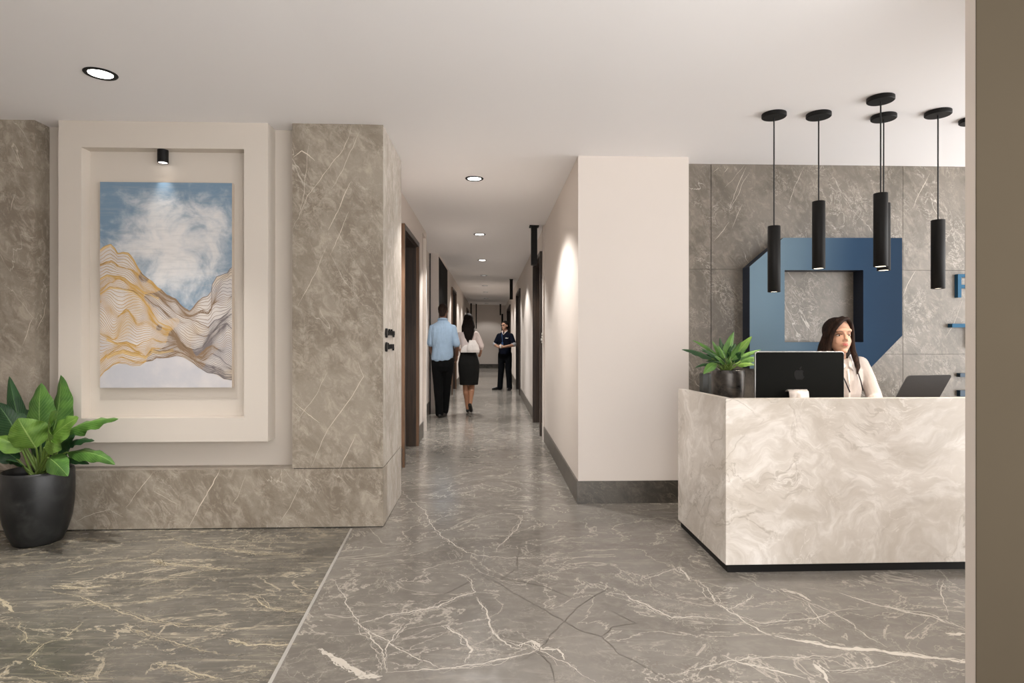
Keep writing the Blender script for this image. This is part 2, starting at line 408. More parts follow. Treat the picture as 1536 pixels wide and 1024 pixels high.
for poly in p_.data.polygons:
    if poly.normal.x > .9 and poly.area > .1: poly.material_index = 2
bm = bmesh.new(); box(bm, -4.49, -.742, YL + .008, 4.99, .0, .008); box(bm, -1.345, -.742, YL + .008, 4.99, .403, .412); box(bm, -4.4, -3.075, YL + .008, 4.29, .403, .412)
struct(obj('trim_2', bm, M['blackgap']), 'dark shadow gap under the marble panels')
# niche frame
fx0, fx1, fz0, fz1 = -2.912, -1.517, .595, ZC
ix0, ix1, iz0, iz1 = -2.761, -1.678, .757, 2.590
bm = bmesh.new()
box(bm, fx0, ix0, YL, YR, fz0, fz1); box(bm, ix1, fx1, YL, YR, fz0, fz1)
box(bm, ix0, ix1, YL, YR, fz0, iz0); box(bm, ix0, ix1, YL, YR, iz1, fz1); box(bm, ix0, ix1, 4.25, YR, iz0, iz1)
struct(obj('trim_3', bm, M['plaster_frame']), 'raised cream picture niche around the painting')

# ---- hall outer wall and an added light block (out of the frame)
struct(obj('wall_far_left', boxm(-4.6, -4.5, -3, YL + .2, 0, ZC), M['plaster']))

struct(obj('wall_light_block', boxm(-4.6, -.55, -.72, -.60, 0, ZC), M['plaster']))  # unseen wall added to cut the light on the left of the hall
# ---- right block and reception back wall
bm = bmesh.new(); box(bm, XR, 1.574, 4.70, 7.62, 0, 2.75)
struct(obj('wall_reception', bm, M['plaster']), 'warm white wall block between corridor and reception')
bm = bmesh.new(); box(bm, XR - .012, 1.576, 4.688, 4.70, .0, .176); box(bm, XR - .012, XR, 4.70, 7.60, 0, .176)
struct(obj('baseboard_reception', bm, M['stone_dark']), 'dark marble skirting around the white wall block')
YW = 4.88
bm = bmesh.new()
seams = [1.574, 1.822, 3.44, 3.885, 5.2, 6.5]; rows = [(0, 1.165), (1.168, 1.865), (1.868, 2.735)]
for i, (x0, x1) in enumerate(zip(seams, seams[1:])):
    for z0, z1 in rows: box(bm, x0 + .0016, x1 - .0016, YW + (.004 if i in (0, 3) else 0), YW + .1, z0, z1)
box(bm, 1.5, 6.5, YW + .02, YW + .12, 0, 2.75)
trace([[(610, 195), (560, 270), (510, 390), (440, 520)], [.003, (550, 470), (510, 560), (450, 690)], [(430, 630), (360, 720), (300, 800)],
       [.003, (340, 150), (295, 200)], [(420, 150), (385, 195)], [.003, (560, 130), (490, 230), (400, 330)]],
      (1020, 225), 5.85, .004, 1, .003, .0004, lambda px, py: onY(px, py, YW - .0003), (0, -1, 0))
trace([[(285, 95), (240, 180), (215, 240)], [(230, 490), (200, 540), (175, 600)], [.0025, (420, 610), (380, 720), (345, 770)], [.006, (70, 570), (60, 600), (40, 640)]],
      (1290, 225), 2.73, .004, 1, .003, .0004, lambda px, py: onY(px, py, YW - .0003), (0, -1, 0))
trace([[(585, 370), (545, 460), (520, 530)], [(340, 370), (300, 460), (270, 550)]],
      (1000, 120), 2.845, .004, 1, .003, .0004, lambda px, py: onY(px, py, YW - .0003), (0, -1, 0))
struct(obj('wall_back', bm, [M['stone_back'], M['vein']]), 'pale marble panelled wall behind the reception desk')
# thin partition close by on the right, shaded front and lit edge done by colour
struct(obj('wall_near_right', boxm(1.749, 3.2, 2.096, 2.10, 0, 2.74), M['taupe']), 'near right partition face with shade painted into its dark taupe')
struct(obj('trim_4', boxm(1.749, 3.2, 2.10, 2.147, 0, 2.74), M['edge_lit']), 'edge of the near right partition, painted pale as if lit')

# ---- corridor
YE = 26.25
bm = bmesh.new()
def lw(y0, y1, x=XL, z0=0, z1=ZC): box(bm, x - .35, x, y0, y1, z0, z1)
lw(5.0, 6.10); lw(7.30, 7.98); lw(7.98, 8.40, XL - .06); lw(7.98, 8.40, XL, 2.69, ZC); lw(8.40, 8.47)
lw(8.47, 10.45, -1.055); lw(10.45, 13.84); lw(15.46, 22.7); lw(24.5, YE)
for y0, y1, zt in ((6.10, 7.30, 2.42), (13.84, 15.46, 2.44), (22.7, 24.5, 2.42)): lw(y0, y1, XL, zt, ZC)
struct(obj('wall_corridor_left', bm, M['plaster']), 'white corridor wall on the left')
bm = bmesh.new()
def rw(y0, y1, z0=0, z1=2.77): box(bm, XR, XR + .35, y0, y1, z0, z1)
rw(7.62, 7.98); rw(9.26, 13.62); rw(15.38, 20.15); rw(24.0, YE)
for y0, y1 in ((7.98, 9.26), (13.62, 15.38), (20.15, 24.0)): rw(y0, y1, 2.42)
box(bm, XR - .02, XR + .2, 7.60, 7.72, 0, 2.75)
struct(obj('wall_corridor_right', bm, M['plaster']), 'white corridor wall on the right')
struct(obj('wall_corridor_end', boxm(XL - .3, XR + .3, YE, YE + .1, 0, 2.77), M['plaster']), 'plain wall closing the far end of the corridor')
bm = bmesh.new()
for y0, y1 in ((5.0, 6.06), (7.34, 7.98), (10.45, 13.80), (15.5, 22.66), (24.54, YE)): box(bm, XL, XL + .012, y0, y1, 0, .20)
box(bm, XL - .06, XL - .05, 7.98, 8.40, 0, .2); box(bm, -1.055, -1.045, 8.47, 10.45, 0, .2)
struct(obj('baseboard_corridor_left', bm, M['stone_dark']))
bm = bmesh.new()
for y0, y1 in ((7.72, 7.94), (9.30, 13.58), (15.42, 20.1), (24.04, YE)): box(bm, XR - .012, XR, y0, y1, 0, .176)
struct(obj('baseboard_corridor_right', bm, M['stone_dark']))
struct(obj('baseboard_corridor_end', boxm(XL, XR, YE - .012, YE, 0, .17), M['stone_dark']))
# black slit, black panel
struct(obj('trim_5', boxm(-1.045, -1.028, 10.435, 10.45, 0, ZC), M['blackgap']), 'thin black vertical strip in the corridor recess')
struct(obj('trim_6', boxm(XL - .02, XL + .004, 10.47, 12.56, .0, 2.715), M['blackglass']), 'tall black panel on the left corridor wall')
struct(obj('trim_7', boxm(XL - .012, XL + .002, 7.965, 7.982, .2, 2.69), M['wood_edge']), 'brown edge strip of the narrow wall niche')
def door(n, side, y0, y1, zt, label):
    X = XL if side < 0 else XR; s = side
    root = bpy.data.objects.new('door_%d' % n, None); C.objects.link(root); root.location = (X, (y0 + y1) / 2, 0)
    root['kind'] = 'structure'; root['label'] = label
    def b(x0, x1, *a):
        bm = bmesh.new(); box(bm, min(X + s * x0, X + s * x1), max(X + s * x0, X + s * x1), *a); return bm
    w = .055; p = -.034
    bm = b(p, 0, y0 - w, y0 + .01, 0, zt + w); q = bmesh.new()
    # casing in one piece: two uprights and a head, left ones with end faces painted as lit walnut
    for a in ((y0 - w, y0, 0, zt + w), (y1, y1 + w, 0, zt + w), (y0, y1, zt, zt + w)):
        box(q, min(X + s * p, X + s * .02), max(X + s * p, X + s * .02), *a)
    bm.free()
    c = obj('door_frame', q, [M['wood_edge'], M['wood']], root)
    for f in c.data.polygons:
        if abs(f.normal.y) < .5 or side > 0: f.material_index = 1
    q = bmesh.new()
    for a in ((y0 - .001, y0 + .012, 0, zt), (y1 - .012, y1 + .001, 0, zt), (y0, y1, zt - .012, zt)):
        box(q, min(X, X + s * .30), max(X, X + s * .30), *a)
    obj('jamb', q, M['wood'], root)
    lf = obj('door_leaf', b(.24, .285, y0 + .012, y1 - .012, .006, zt - .012), M['wood'], root)
    q = bmesh.new(); hy = y0 + .12
    tube(q, [(X + s * .24, hy, 1.02), (X + s * .20, hy, 1.02), (X + s * .195, hy + .02, 1.02), (X + s * .195, hy + .13, 1.02)], .009)
    obj('door_handle', q, M['chrome'], lf, smooth=True)
    return root
door(1, -1, 6.12, 7.27, 2.40, 'dark walnut doorway nearest on the left')
door(2, -1, 13.86, 15.42, 2.42, 'dark walnut doorway further down on the left')
door(3, -1, 22.72, 24.45, 2.40, 'distant doorway at the far left end')
door(4, 1, 8.00, 9.24, 2.40, 'dark walnut doorway nearest on the right')
door(5, 1, 13.66, 15.34, 2.38, 'dark walnut doorway further down on the right')
door(6, 1, 20.2, 23.95, 2.38, 'distant doorway at the far right')
q = bmesh.new(); box(q, .50, .575, YE - .03, YE, 0, 2.36)
struct(obj('door_7', q, M['blackglass']), 'narrow dark door edge in the end wall')

# ---- black hanging blade signs
def blade(px, py, z0, w, label, y=None, plate=False):
    p = onZ(px, py, 2.735)
    zt = cz(p.x)
    t = thing('hanging_sign', (p.x, p.y, zt), label, 'hanging sign', 'black hanging signs along the corridor')
    obj('sign_panel', boxm(p.x - w / 2, p.x + w / 2, p.y, p.y + .10, z0, zt - .008), M['black'], t, bevel=.003)
    pw = w / 2 + (.022 if plate else .006)
    obj('mounting_plate', boxm(p.x - pw, p.x + pw, p.y - .01, p.y + .12, zt - .016, zt + .002), M['black'], t)
blade(801.5, 338, 2.236, .076, 'black hanging sign nearest the camera beside the right doorway', plate=True)
blade(767, 418.6, 2.245, .074, 'black hanging sign further down above the navy-shirted man on the right')
blade(750.6, 456, 2.27, .06, 'distant black hanging sign at the right of the end wall')
blade(706.6, 456, 2.27, .055, 'distant black hanging sign hard against the left corridor wall')
blade(714.3, 456.6, 1.7, .045, 'distant long thin black hanging sign left of the end wall')

# ============================================================ LIGHTS
def spot(loc, power, size, blend=.5, col=(1, .97, .94), soft=.04, aim=None):
    d = bpy.data.lights.new('spot_lamp', 'SPOT'); d.energy = power; d.spot_size = math.radians(size); d.spot_blend = blend
    d.color = col; d.shadow_soft_size = soft
    o = bpy.data.objects.new('spot_lamp', d); C.objects.link(o); o.location = loc
    if aim is not None:
        o.rotation_euler = (Vector(aim) - Vector(loc)).to_track_quat('-Z', 'Y').to_euler()
    return o
def downlight_proto():
    t = thing('recessed_downlight', (0, 0, 0), '', 'ceiling light')
    q = bmesh.new(); lathe(q, [(.060, -.001), (.066, -.006), (.080, -.006), (.084, -.001), (.084, .001), (.060, .001)], n=48)
    obj('trim_ring', q, M['black'], t, smooth=True)
    q = bmesh.new(); lathe(q, [(0, -.0022), (.060, -.0022), (.061, .0005)], n=48)
    obj('lens', q, M['lampon'], t)
    return t
DLN = ['white lit ceiling downlight above the left painting wall', 'largest downlight in the corridor row, nearest the hall',
       'second downlight of the corridor row', 'third downlight of the corridor row', 'fourth downlight down the corridor row',
       'fifth downlight down the corridor row', 'sixth downlight down the corridor row', 'seventh downlight down the corridor row',
       'farthest small downlight before the end wall']
DLP = [(-2.163, 3.417), (-.142, 5.472), (-.145, 8.407), (-.145, 11.196), (-.142, 13.92), (-.142, 16.65), (-.14, 18.93), (-.14, 21.92), (-.14, 25.14)]
pr = downlight_proto()
for i, (x, y) in enumerate(DLP):
    if i == 0: t = pr
    else:
        t = pr.copy(); C.objects.link(t)
        for ch in pr.children:
            c_ = ch.copy(); C.objects.link(c_); c_.parent = t
            if i >= 4 and ch.name.startswith('lens'):
                c_.data = c_.data.copy(); c_.data.materials[0] = M['lampfar']
    t.location = (x, y, cz(x) - .0005); t['label'] = DLN[i]; t['group'] = 'recessed ceiling downlights'
PW = dict(hall=95, corr=110, lob=120, pend=22)
spot((-2.163, 3.417, 2.74), 105, 88, 1.0); spot((-2.163, 3.40, 2.735), 130, 50, 1.0)
for i, (x, y) in enumerate(DLP[1:]):
    spot((x, y, 2.72), (140, 138, 124, 104, 84, 64, 48, 33)[i], 122, .35)
    spot((x, y, 2.715), (60, 230, 220, 200, 170, 150, 120, 100)[i], 70, .9, (1, .985, .97))
# hall downlights just behind the visible part of the ceiling; last one added unseen to brighten the back wall
for x, y, e in ((-2.4, 2.35, 200), (-.2, 2.1, 150), (.9, 2.3, 90), (2.4, 2.45, 70), (-.9, .4, 50), (1.0, .2, 50), (3.5, 3.3, 90)):
    spot((x, y, 2.72), e * .3, 140, .8, (1, .965, .93), .22)

# ---- pendants
def pendant(px, py, zt, zb, label):
    p = onZ(px, py, 2.715); zc = cz(p.x)
    t = thing('pendant_light', (p.x, p.y, zc), label, 'pendant light', 'black cylinder pendants over the reception desk')
    q = bmesh.new(); lathe(q, [(0, -.026), (.070, -.026), (.0745, -.022), (.0745, -.002), (.072, 0.001), (0, .001)], (p.x, p.y, zc), 48)
    obj('canopy', q, M['black'], t)
    q = bmesh.new(); lathe(q, [(.0042, zt + .002), (.0042, zc - .02)], (p.x, p.y, 0), 12); obj('cable', q, M['cable'], t, smooth=True)
    q = bmesh.new(); r = .0385
    lathe(q, [(r - .004, .02), (r - .003, 0), (r, .0015), (r, zt - zb - .002), (r - .002, zt - zb), (.006, zt - zb), (.006, zt - zb + .006), (0, zt - zb + .006)], (p.x, p.y, zb), 40)
    s_ = obj('shade', q, M['black'], t); 
    for f in s_.data.polygons: f.use_smooth = abs(f.normal.z) < .5
    q = bmesh.new(); lathe(q, [(0, .004), (r - .0035, .004), (r - .0035, .006)], (p.x, p.y, zb), 40); obj('lens', q, M['lampwarm'], t)
    spot((p.x, p.y, zb - .005), PW['pend'], 110, .8, (1, .87, .72), .03)
pendant(1161, 175, 2.016, 1.594, 'lowest and leftmost black cylinder pendant over the desk')
pendant(1228, 175, 2.174, 1.743, 'black cylinder pendant second from the left, shade hung high')
pendant(1321, 151, 2.163, 1.725, 'black cylinder pendant nearest the camera, in front of the overlapping one')
pendant(1325.5, 178, 2.169, 1.735, 'black cylinder pendant mostly hidden behind the front one')
pendant(1407, 172, 2.048, 1.613, 'black cylinder pendant hanging left of the near partition, right of the emblem')
pendant(1458.5, 183, 2.05, 1.62, 'black pendant whose canopy is half hidden by the near right partition')

# ---- picture spot
q = bmesh.new()
t = thing('picture_spotlight', (-2.243, 4.205, iz1), 'small black cylinder spotlight above the mountain painting', 'spotlight')
lathe(q, [(.028, .001), (.033, 0), (.0345, .003), (.0345, .088), (.0, .088)], (-2.243, 4.203, iz1 - .088), 32)
obj('housing', q, M['black'], t)
q = bmesh.new(); lathe(q, [(0, 0), (.028, 0), (.029, .004)], (-2.243, 4.203, iz1 - .086), 32); obj('lens', q, M['lampdim'], t)
spot((-2.243, 4.165, iz1 - .10), 4.5, 60, 1.0, (1, .95, .9), .015, aim=(-2.20, 4.225, 1.3))

# ============================================================ PAINTING
px0, px1, pz0, pz1 = -2.669, -1.780, .960, 2.370
YP = 4.210
def pu(x, y): return Vector((px0 + (x - 150) / 198 * (px1 - px0), YP, pz1 - (y - 273) / 308 * (pz1 - pz0)))
def interp(tab, x):
    for (a, b), (c, d) in zip(tab, tab[1:]):
        if x <= c: return b + (d - b) * (max(x, a) - a) / (c - a)
    return tab[-1][1]
TOP = [(150, 375), (158, 369), (166, 366), (172, 372), (176, 379), (184, 378), (192, 379), (200, 389), (206, 400), (213, 411), (221, 417), (228, 422), (235, 430), (243, 435), (250, 442), (258, 446), (263, 447), (270, 456), (278, 463), (284, 466), (290, 460), (297, 451), (303, 447), (312, 443), (317, 436), (318, 426), (325, 414), (334, 411), (341, 409), (345, 402), (348, 400)]
BOT = [(150, 565), (158, 556), (168, 549), (180, 545), (190, 546), (200, 550), (210, 549), (218, 543), (228, 541), (234, 536), (245, 537), (252, 536), (265, 533), (275, 536), (287, 543), (298, 551), (310, 558), (325, 562), (336, 569), (348, 570)]
def canvas_mats():
    t = NT('painted_sky'); v = t.coord(); 
    sp = t.n('ShaderNodeSeparateXYZ'); t.set(sp.inputs[0], v)
    n1 = t.noise(t.mapping(v, sc=(1, 1, 1.1)), 4.2, 8, .6, .6); n2 = t.noise(v, 13, 6, .62, .6); n3 = t.noise(t.mapping(v, sc=(.35, 1, 3)), 22, 5, .6)
    dx = t.math('MULTIPLY', t.math('SUBTRACT', sp.outputs[0], .06), 2.1); dz = t.math('MULTIPLY', t.math('SUBTRACT', sp.outputs[2], .98), 2.5)
    d2 = t.math('SQRT', t.math('ADD', t.math('MULTIPLY', dx, dx), t.math('MULTIPLY', dz, dz)))
    k = t.math('ADD', t.math('SUBTRACT', t.math('ADD', t.math('MULTIPLY', n1, 2.3), t.math('MULTIPLY', n2, .5)), t.math('MULTIPLY', d2, 1.0)), .0)
    c = t.mix(t.rmp(k, .25, .95), L(116, 142, 164), L(198, 202, 206))
    c = t.mix(t.rmp(k, .62, 1.25), c, L(226, 223, 221))
    c = t.mix(t.math('MULTIPLY', t.rmp(n3, .45, .7), .25), c, L(172, 174, 176))
    sky = t.fin(c, .55)
    t = NT('painted_mountain_wash'); v = t.coord(); n1 = t.noise(v, 5, 5)
    sp = t.n('ShaderNodeSeparateXYZ'); t.set(sp.inputs[0], v)
    c = t.mix(t.rmp(n1, .35, .65), L(196, 190, 188), L(214, 206, 198))
    c = t.mix(t.math('MULTIPLY', t.rmp(t.noise(v, 3.2, 4), .5, .64), .5), c, L(206, 180, 138))
    wash = t.fin(c, .55)
    t = NT('painted_mist'); v = t.coord(); sp = t.n('ShaderNodeSeparateXYZ'); t.set(sp.inputs[0], v)
    c = t.mix(t.rmp(t.noise(v, 3, 5), .35, .7), L(190, 190, 196), L(214, 208, 206))
    mist = t.fin(c, .55)
    return sky, wash, mist
sky_m, wash_m, mist_m = canvas_mats()
gold = plain('gold_paint_line', L(204, 164, 98), .4, .15, var=.15, sc=12)
brown = plain('umber_paint_line', L(140, 116, 92), .5, var=.15, sc=12)
grey_l = plain('slate_paint_line', L(122, 114, 114), .5, var=.15, sc=12)
goldwash = plain('gold_paint_wash', L(218, 190, 140), .45, .05, var=.1, sc=12)
root = thing('mountain_painting', ((px0 + px1) / 2, 4.235, pz0), 'tall canvas painting of gold line mountains under a cloudy blue sky', 'painting')
bm = bmesh.new(); prev = None; N = 132
for i in range(N + 1):
    x = 150 + 198 * i / N
    col = [bm.verts.new(pu(x, y)) for y in (273, interp(TOP, x), interp(BOT, x), 581)]
    if prev:
        for k in range(3): bm.faces.new((prev[k], prev[k + 1], col[k + 1], col[k])).material_index = k
    prev = col
box(bm, px0, px1, YP + .0005, 4.249, pz0, pz1, 3)
cv = obj('canvas', bm, [sky_m, wash_m, mist_m, plain('canvas_edge', L(214, 200, 184), .6)], root)
# line art
bm = bmesh.new()
def strip(pts, w, mi, lift=.0008):
    prev = None
    for i, (x, y) in enumerate(pts):
        a = Vector(pts[max(i - 1, 0)]); b = Vector(pts[min(i + 1, len(pts) - 1)]); d = (b - a)
        if d.length < 1e-6: continue
        d.normalize(); s = Vector((-d.y, d.x))
        ww = w / 2 * (1 + .5 * noise.noise(Vector((x * .06, y * .06, 1.5))))
        p = Vector((x, y)); q0 = p + s * ww; q1 = p - s * ww
        cl = lambda q: (min(348, max(150, q.x)), q.y)
        va = bm.verts.new(pu(*cl(q0)) + Vector((0, -lift, 0))); vb = bm.verts.new(pu(*cl(q1)) + Vector((0, -lift, 0)))
        if prev: 
            f = bm.faces.new((prev[0], prev[1], vb, va)); f.material_index = mi(x, y) if callable(mi) else mi
        prev = (va, vb)
# master ridge lines that split the massif into folds
RID = [TOP,
       [(150, 418), (160, 412), (172, 413), (186, 416), (196, 424), (206, 430), (216, 438), (228, 441), (238, 446), (247, 455), (255, 462), (264, 470), (274, 476), (284, 478), (292, 481), (302, 486), (312, 490), (322, 480), (332, 476), (340, 470), (348, 462)],
       [(150, 440), (165, 430), (180, 432), (200, 436), (212, 446), (222, 458), (230, 472), (238, 482), (246, 486), (256, 490), (264, 500), (270, 512), (280, 520), (292, 524), (304, 520), (318, 500), (330, 488), (340, 484), (348, 492)],
       [(150, 500), (162, 508), (176, 514), (190, 512), (205, 518), (216, 512), (228, 508), (240, 512), (252, 512), (264, 512), (276, 520), (290, 532), (304, 538), (318, 530), (330, 536), (340, 545), (348, 550)],
       [(150, 545), (160, 534), (172, 528), (184, 524), (196, 528), (208, 530), (218, 534), (228, 524), (240, 526), (252, 524), (266, 520), (280, 530), (295, 542), (310, 549), (325, 554), (338, 561), (348, 562)],
       BOT]
def colour(x, y):
    k = (x - 150) / 198 + .28 * noise.noise(Vector((x * .03, y * .03, 0))) + max(0, (y - 500) / 300)
    if k < .47: return 0
    return 1 if k < .88 else 2
cnt = [17, 15, 27, 13, 12]
for r in range(5):
    A, B = RID[r], RID[r + 1]
    for j in range(cnt[r]):
        s0 = j / cnt[r]; pts = []
        for i in range(121):
            x = 150 + 198 * i / 120; ya = interp(A, x); yb = interp(B, x)
            w_ = .5 * math.sin(PI * s0) * noise.noise(Vector((x * .036, s0 * 1.9, r * 3.1)))
            s1_ = min(1, max(0, s0 + w_)); y = ya + (yb - ya) * s1_ + 1.0 * noise.noise(Vector((x * .12, s0 * 6, r)))
            pts.append((x, y))
        strip(pts, .6 if j else 1.0, (lambda x, y, r=r, j=j: colour(x, y)), .0008 + .00004 * (j % 7))
for A, w_, rng in ((RID[0], 2.6, (150, 262)), (RID[1], 3.0, (150, 240)), (RID[2], 2.4, (150, 262)), (RID[4], 4.5, (160, 262)), (RID[3], 3.5, (160, 205))):
    pts = [(x, interp(A, x) + w_ * .5) for x in range(rng[0], rng[1], 2)]
    strip(pts, w_, 3, .0005)
obj('line_work', bm, [gold, brown, grey_l, goldwash], cv, label='raised gold and umber contour lines')

# ============================================================ SIGNS ON THE PILLAR
def wayfinder(zc, label, seed):
    t = thing('wayfinding_sign', (-.735, 4.26, zc), label, 'wall sign', 'black wayfinding signs on the marble pillar')
    q = bmesh.new(); lathe(q, [(0, 0), (.034, 0), (.034, .012), (0, .012)], (0, 0, 0), 28)
    bmesh.ops.transform(q, matrix=Matrix.Translation((-.735, 4.262, zc)) @ Matrix.Rotation(PI / 2, 4, 'Y'), verts=q.verts)
    obj('icon_disc', q, M['black'], t, smooth=False)
    q = bmesh.new(); rr = random.Random(seed); y = 4.315
    x0, x1 = -.735, -.722; h = .017
    while y < 4.58:
        w = rr.uniform(.018, .03); k = rr.choice((0, 1, 2, 3)); s_ = .0065
        up = h * (1.7 if rr.random() < .3 else 1); dn = h * (1.8 if rr.random() < .2 else 1)
        box(q, x0, x1, y, y + s_, zc - dn, zc + up)
        if k != 1: box(q, x0, x1, y + w - s_, y + w, zc - h, zc + h)
        if k in (0, 3): box(q, x0, x1, y, y + w, zc + h - s_, zc + h)
        if k in (0, 1): box(q, x0, x1, y, y + w, zc - h, zc - h + s_)
        if k == 2: box(q, x0, x1, y, y + w, zc - s_ / 2, zc + s_ / 2)
        y += w + .008
    obj('lettering', q, M['black'], t)
wayfinder(1.337, 'upper black raised sign on the corridor side of the marble pillar', 3)
wayfinder(1.238, 'lower black raised sign on the corridor side of the marble pillar', 8)
t = thing('door_number_sign', (XR - .02, 7.66, 1.24), 'tiny white raised sign beside the right doorway', 'wall sign')
q = bmesh.new()
for k, (z, w, hh) in enumerate(((1.355, .02, .028), (1.318, .024, .018), (1.285, .026, .026), (1.25, .02, .02))):
    box(q, XR - .036 - (.008 if k == 2 else 0), XR - .02, 7.63 + .005 * k, 7.63 + .005 * k + w, z - hh / 2 - .003, z + hh / 2)
obj('lettering', q, M['white_sign'], t, bevel=.003)

# ============================================================ EMBLEM AND LETTERS ON THE BACK WALL
YFc = 4.745
def ex(x, y): p = onY(x, y, YFc); return (p.x, p.z)
t_ = NT('blue_gradient_face'); sp = t_.n('ShaderNodeSeparateXYZ'); t_.set(sp.inputs[0], t_.coord('Object'))
w0 = t_.math('ADD', sp.outputs[0], t_.math('MULTIPLY', t_.math('ABSOLUTE', t_.math('SUBTRACT', sp.outputs[2], .50)), -.14))
c = t_.mix(t_.rmp(w0, -.62, .22), L(112, 135, 150), L(36, 62, 88)); c = t_.mix(t_.rmp(w0, .05, .62), c, L(24, 46, 68))
grad = t_.fin(c, .6, 0, .12)
navy = plain('navy_side', L(30, 40, 58), .5)
O = [ex(*p) for p in ((1124.6, 399.5), (1175, 356.5), (1353.3, 356.5), (1353.5, 503), (1305, 552.6), (1124.6, 552.6))]
I = [ex(*p) for p in ((1177, 405), (1295, 405), (1295, 513), (1177, 513))]
cxm = (O[0][0] + O[2][0]) / 2
root = thing('wall_emblem', (cxm, YW, O[5][1]), 'large blue chamfered square emblem with a square hole behind the desk', 'wall emblem')
bm = bmesh.new()
fo = [bm.verts.new((x, YFc, z)) for x, z in O]; fi = [bm.verts.new((x, YFc, z)) for x, z in I]
bo = [bm.verts.new((x, YW, z)) for x, z in O]; bi = [bm.verts.new((x, YW, z)) for x, z in I]
# front: outer verts 0(left,top of side) 1 top-left 2 top-right 3 right 4 bottom-right 5 bottom-left ; inner 0 TL 1 TR 2 BR 3 BL
for f in ((fo[0], fi[0], fo[1]), (fo[1], fi[0], fi[1], fo[2]), (fo[2], fi[1], fi[2], fo[3]), (fo[3], fi[2], fo[4]), (fo[4], fi[2], fi[3], fo[5]), (fo[5], fi[3], fi[0], fo[0])):
    bm.faces.new(f).material_index = 0
for a, b, n in ((fo, bo, 6), (fi, bi, 4)):
    for i in range(n): bm.faces.new((a[i], a[(i + 1) % n], b[(i + 1) % n], b[i])).material_index = 1
bmesh.ops.recalc_face_normals(bm, faces=bm.faces)
obj('emblem_body', bm, [grad, navy], root)
teal = plain('teal_blue_letter', L(44, 88, 116), .55, spec=.15); dteal = plain('dark_teal_letter', L(22, 52, 72), .4)
def letter(rects, label, m, y0=4.845):
    q = bmesh.new(); xs_ = [r_[0] for r_ in rects]; zs = [r_[2] for r_ in rects]
    for x0, x1, z0, z1 in rects: box(q, x0, x1, y0, YW + .003, z0, z1)
    o_ = obj('wall_letter', q, m); tag(o_, label, 'letter', 'blue raised letters beside the emblem'); return o_
letter([(3.885, 3.915, 1.638, 1.832), (3.9155, 3.99, 1.807, 1.832), (3.9155, 3.975, 1.716, 1.744)], 'blue raised letter F beside the near partition', teal)
letter([(3.825, 4.19, 1.389, 1.420), (4.0, 4.03, 1.22, 1.388)], 'blue raised letter with a long top bar below the F', teal, 4.83)
letter([(3.905, 4.02, .978, 1.008)], 'short dark blue raised bar above the desk top', dteal)
letter([(3.905, 4.02, .815, .866)], 'lowest dark blue raised bar just above the desk top', dteal)

# ============================================================ RECEPTION DESK
root = thing('reception_desk', (2.6, 3.6, 0), 'cream onyx marble reception desk with black recessed toe kick', 'reception desk')
bm = bmesh.new()
prism_pts = None
box(bm, 1.302, 4.6, 3.27, 3.31, .046, .966)
bmesh.ops.bevel(bm, geom=[e for e in bm.edges], offset=.002, segments=1, affect='EDGES')
obj('front_panel', bm, M['onyx'], root)
bm = bmesh.new()
vs = []
zL0, zL1 = .966, .950
pts = [(3.31, .046), (4.11, .046), (4.11, zL1), (3.31, zL0)]
a = [bm.verts.new((1.302, y, z)) for y, z in pts]; b = [bm.verts.new((1.345, y, z)) for y, z in pts]
bm.faces.new(a); bm.faces.new(b[::-1])
for i in range(4): bm.faces.new((a[i], b[i], b[(i + 1) % 4], a[(i + 1) % 4]))
bmesh.ops.recalc_face_normals(bm, faces=bm.faces)
obj('side_panel', bm, M['onyx'], root)
obj('worktop', boxm(1.345, 4.6, 3.31, 3.98, .73, .76), M['worktop'], root)
obj('side_shelf', boxm(1.345, 1.86, 3.72, 4.11, .785, .81), M['worktop'], root)
obj('support_panel', boxm(1.36, 1.39, 3.33, 4.10, 0.0, .73), M['worktop'], root)
bm = bmesh.new(); box(bm, 1.318, 4.6, 3.285, 3.33, 0, .046); box(bm, 1.318, 1.36, 3.33, 4.10, 0, .046)
obj('toe_kick', bm, M['black'], root, label='black recessed toe kick')

# ---- monitor
ym = 3.62
def roundrect(x0, x1, z0, z1, r, n=8):
    pts = []
    for cx, cz_, a0 in ((x1 - r, z1 - r, 0), (x0 + r, z1 - r, 90), (x0 + r, z0 + r, 180), (x1 - r, z0 + r, 270)):
        for k in range(n + 1):
            a = math.radians(a0 + 90 * k / n); pts.append((cx + r * math.cos(a), cz_ + r * math.sin(a)))
    return pts
ma = onY(1133.5, 527, ym); mb = onY(1267, 527, ym)
root = thing('desktop_monitor', ((ma.x + mb.x) / 2, ym, .76), 'black backed desktop computer with a fruit emblem on the desk', 'monitor')
zb = .865
bm = bmesh.new(); prism(bm, roundrect(ma.x, mb.x, zb, ma.z, .016), ym + .006, ym + .024); bmesh.ops.recalc_face_normals(bm, faces=bm.faces)
dsp = obj('display', bm, M['chrome'], root, bevel=.002, label='pale aluminium edge')
bm = bmesh.new(); prism(bm, roundrect(ma.x + .003, mb.x - .005, zb + .003, ma.z - .005, .014), ym, ym + .0065); bmesh.ops.recalc_face_normals(bm, faces=bm.faces)
obj('back_cover', bm, plain('black_monitor_back', L(12, 13, 11), .6, var=.05, spec=.1), dsp)
bm = bmesh.new(); prism(bm, roundrect(ma.x + .006, mb.x - .006, zb + .04, ma.z - .006, .01), ym + .0235, ym + .025); bmesh.ops.recalc_face_normals(bm, faces=bm.faces)
obj('screen', bm, M['blackglass'], dsp)
